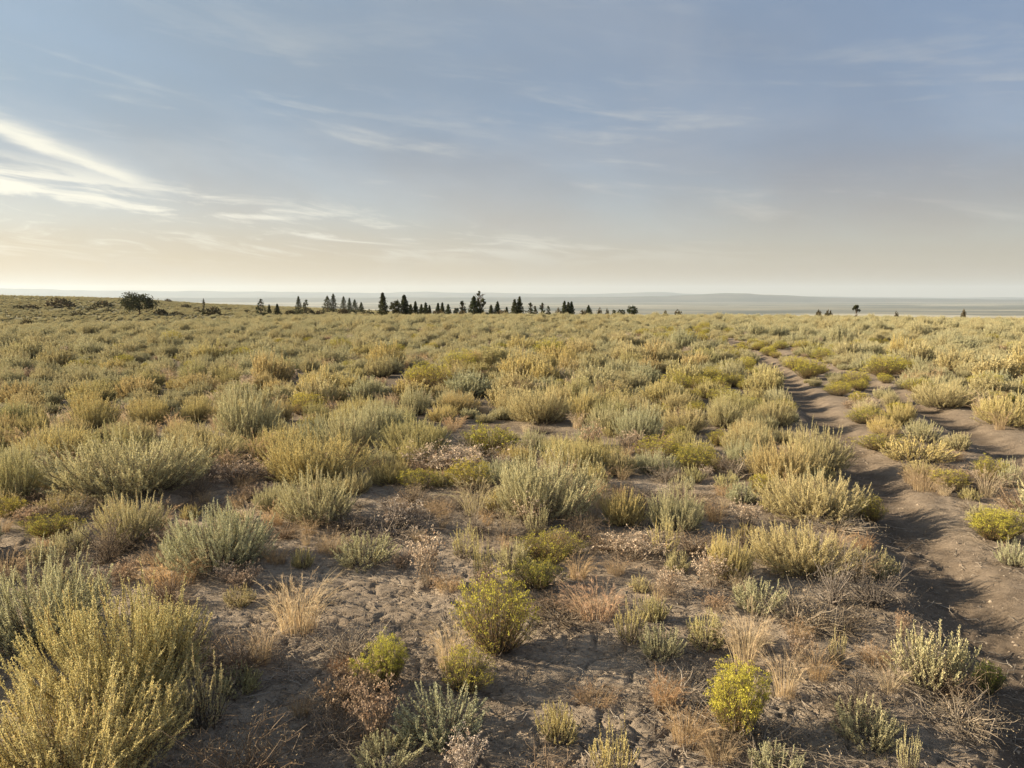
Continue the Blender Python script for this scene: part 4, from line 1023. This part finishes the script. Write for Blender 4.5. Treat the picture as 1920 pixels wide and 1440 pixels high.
# ------------------------------------------------------------------ litter on the soil
def litter():
    rg = np.random.default_rng(900); g = Geo(); n = 9000
    d = 1.9 + rg.random(n) ** 1.4 * 9; t = rg.uniform(-0.72, 0.72, n); x, y = d * np.sin(t), d * np.cos(t)
    oc = np.array([(o[0], o[1]) for o in OCC])
    near = rg.random(n) < 0.72; j = rg.integers(0, len(oc), n)
    x = np.where(near, oc[j, 0] + rg.normal(0, 0.20, n), x); y = np.where(near, oc[j, 1] + rg.normal(0, 0.20, n), y)
    z = full_h(x, y) + 0.004
    L = rg.lognormal(-2.75, 0.5, n); a = rg.random(n) * 6.28
    dx, dy = np.cos(a) * L / 2, np.sin(a) * L / 2; K = 4; f = np.linspace(-1, 1, K)
    C = np.stack([x[:, None] + dx[:, None] * f, y[:, None] + dy[:, None] * f, z[:, None] + np.abs(rg.normal(0, 0.006, (n, K)))], -1)
    C[..., :2] += rg.normal(0, 0.08, (n, K, 2)) * L[:, None, None]
    g.tubes(C, rg.uniform(0.0007, 0.0022, (n, 1)), 3, rg)
    n = 30000; d = 1.9 + rg.random(n) ** 1.3 * 9; t = rg.uniform(-0.72, 0.72, n); x, y = d * np.sin(t), d * np.cos(t)
    near = rg.random(n) < 0.6; j = rg.integers(0, len(oc), n)
    x = np.where(near, oc[j, 0] + rg.normal(0, 0.22, n), x); y = np.where(near, oc[j, 1] + rg.normal(0, 0.22, n), y)
    P = np.stack([x, y, full_h(x, y) + 0.004], 1); D = rg.normal(0, 1, P.shape) * np.array([1, 1, 0.25])
    g.leaves(P, D, rg.uniform(0.006, 0.016, n), rg.uniform(0.002, 0.005, n), rg)
    tag(obj('twig_litter', g.mesh('twig_litter', [M_DEAD])), 'dead twigs and leaf crumbs strewn over the soil', 'litter', kind='stuff')
    # soil crumbs
    n = 16000; d = 1.9 + rg.random(n) ** 1.2 * 9; t = rg.uniform(-0.72, 0.72, n); x, y = d * np.sin(t), d * np.cos(t); z = full_h(x, y)
    s = rg.lognormal(-5.45, 0.5, n)
    u = np.array([[1, 0, 0], [0, 1, 0], [-1, 0, 0], [0, -1, 0], [0.4, 0.4, 0.8], [-0.4, 0.4, 0.75], [-0.4, -0.4, 0.8], [0.4, -0.4, 0.7]])
    V = u[None] * s[:, None, None] * rg.uniform(0.6, 1.3, (n, 8, 1)) * np.array([1, 1, 0.8]) + np.stack([x, y, z - s * 0.15], 1)[:, None]
    q = np.array([[4, 5, 6, 7], [0, 1, 5, 4], [1, 2, 6, 5], [2, 3, 7, 6], [3, 0, 4, 7]])
    Q = (q[None] + np.arange(n)[:, None, None] * 8).reshape(-1, 4)
    M_CRUMB = plain_mat('soil_crumb', (0.24, 0.185, 0.14), (0.38, 0.305, 0.235), 14.0)
    tag(obj('soil_crumbs', mesh_from('soil_crumbs', V.reshape(-1, 3), Q, [M_CRUMB])), 'small clods and crumbs of dry soil', 'soil', kind='stuff')
litter()

# ------------------------------------------------------------------ haze over the valley
def haze():
    m = bpy.data.materials.new('thin_haze'); m.use_nodes = True; t = m.node_tree; t.nodes.clear()
    out = t.nodes.new('ShaderNodeOutputMaterial'); v = t.nodes.new('ShaderNodeVolumePrincipled')
    v.inputs['Color'].default_value = (0.76, 0.87, 1.0, 1); v.inputs['Density'].default_value = 3.5e-5; v.inputs['Anisotropy'].default_value = 0.15
    t.links.new(v.outputs[0], out.inputs['Volume'])
    try: m.cycles.homogeneous_volume = True
    except Exception: pass
    S = 34000.0; z0, z1 = VALLEY - 45.0, 440.0
    V = np.array([(x, y, z) for z in (z0, z1) for x, y in ((-S, -S), (S, -S), (S, S), (-S, S))])
    Q = np.array([(3, 2, 1, 0), (4, 5, 6, 7), (0, 1, 5, 4), (1, 2, 6, 5), (2, 3, 7, 6), (3, 0, 4, 7)])
    tag(obj('haze', mesh_from('haze', V, Q, [m])), 'thin pale haze hanging over the valley', 'haze', kind='stuff')
haze()
print('sage', len(sages), 'individual', len(ind), 'rabbit', len(rabs), 'tufts', len(tufts), len(bucks), 'cover', n, 'variants', len(keys))
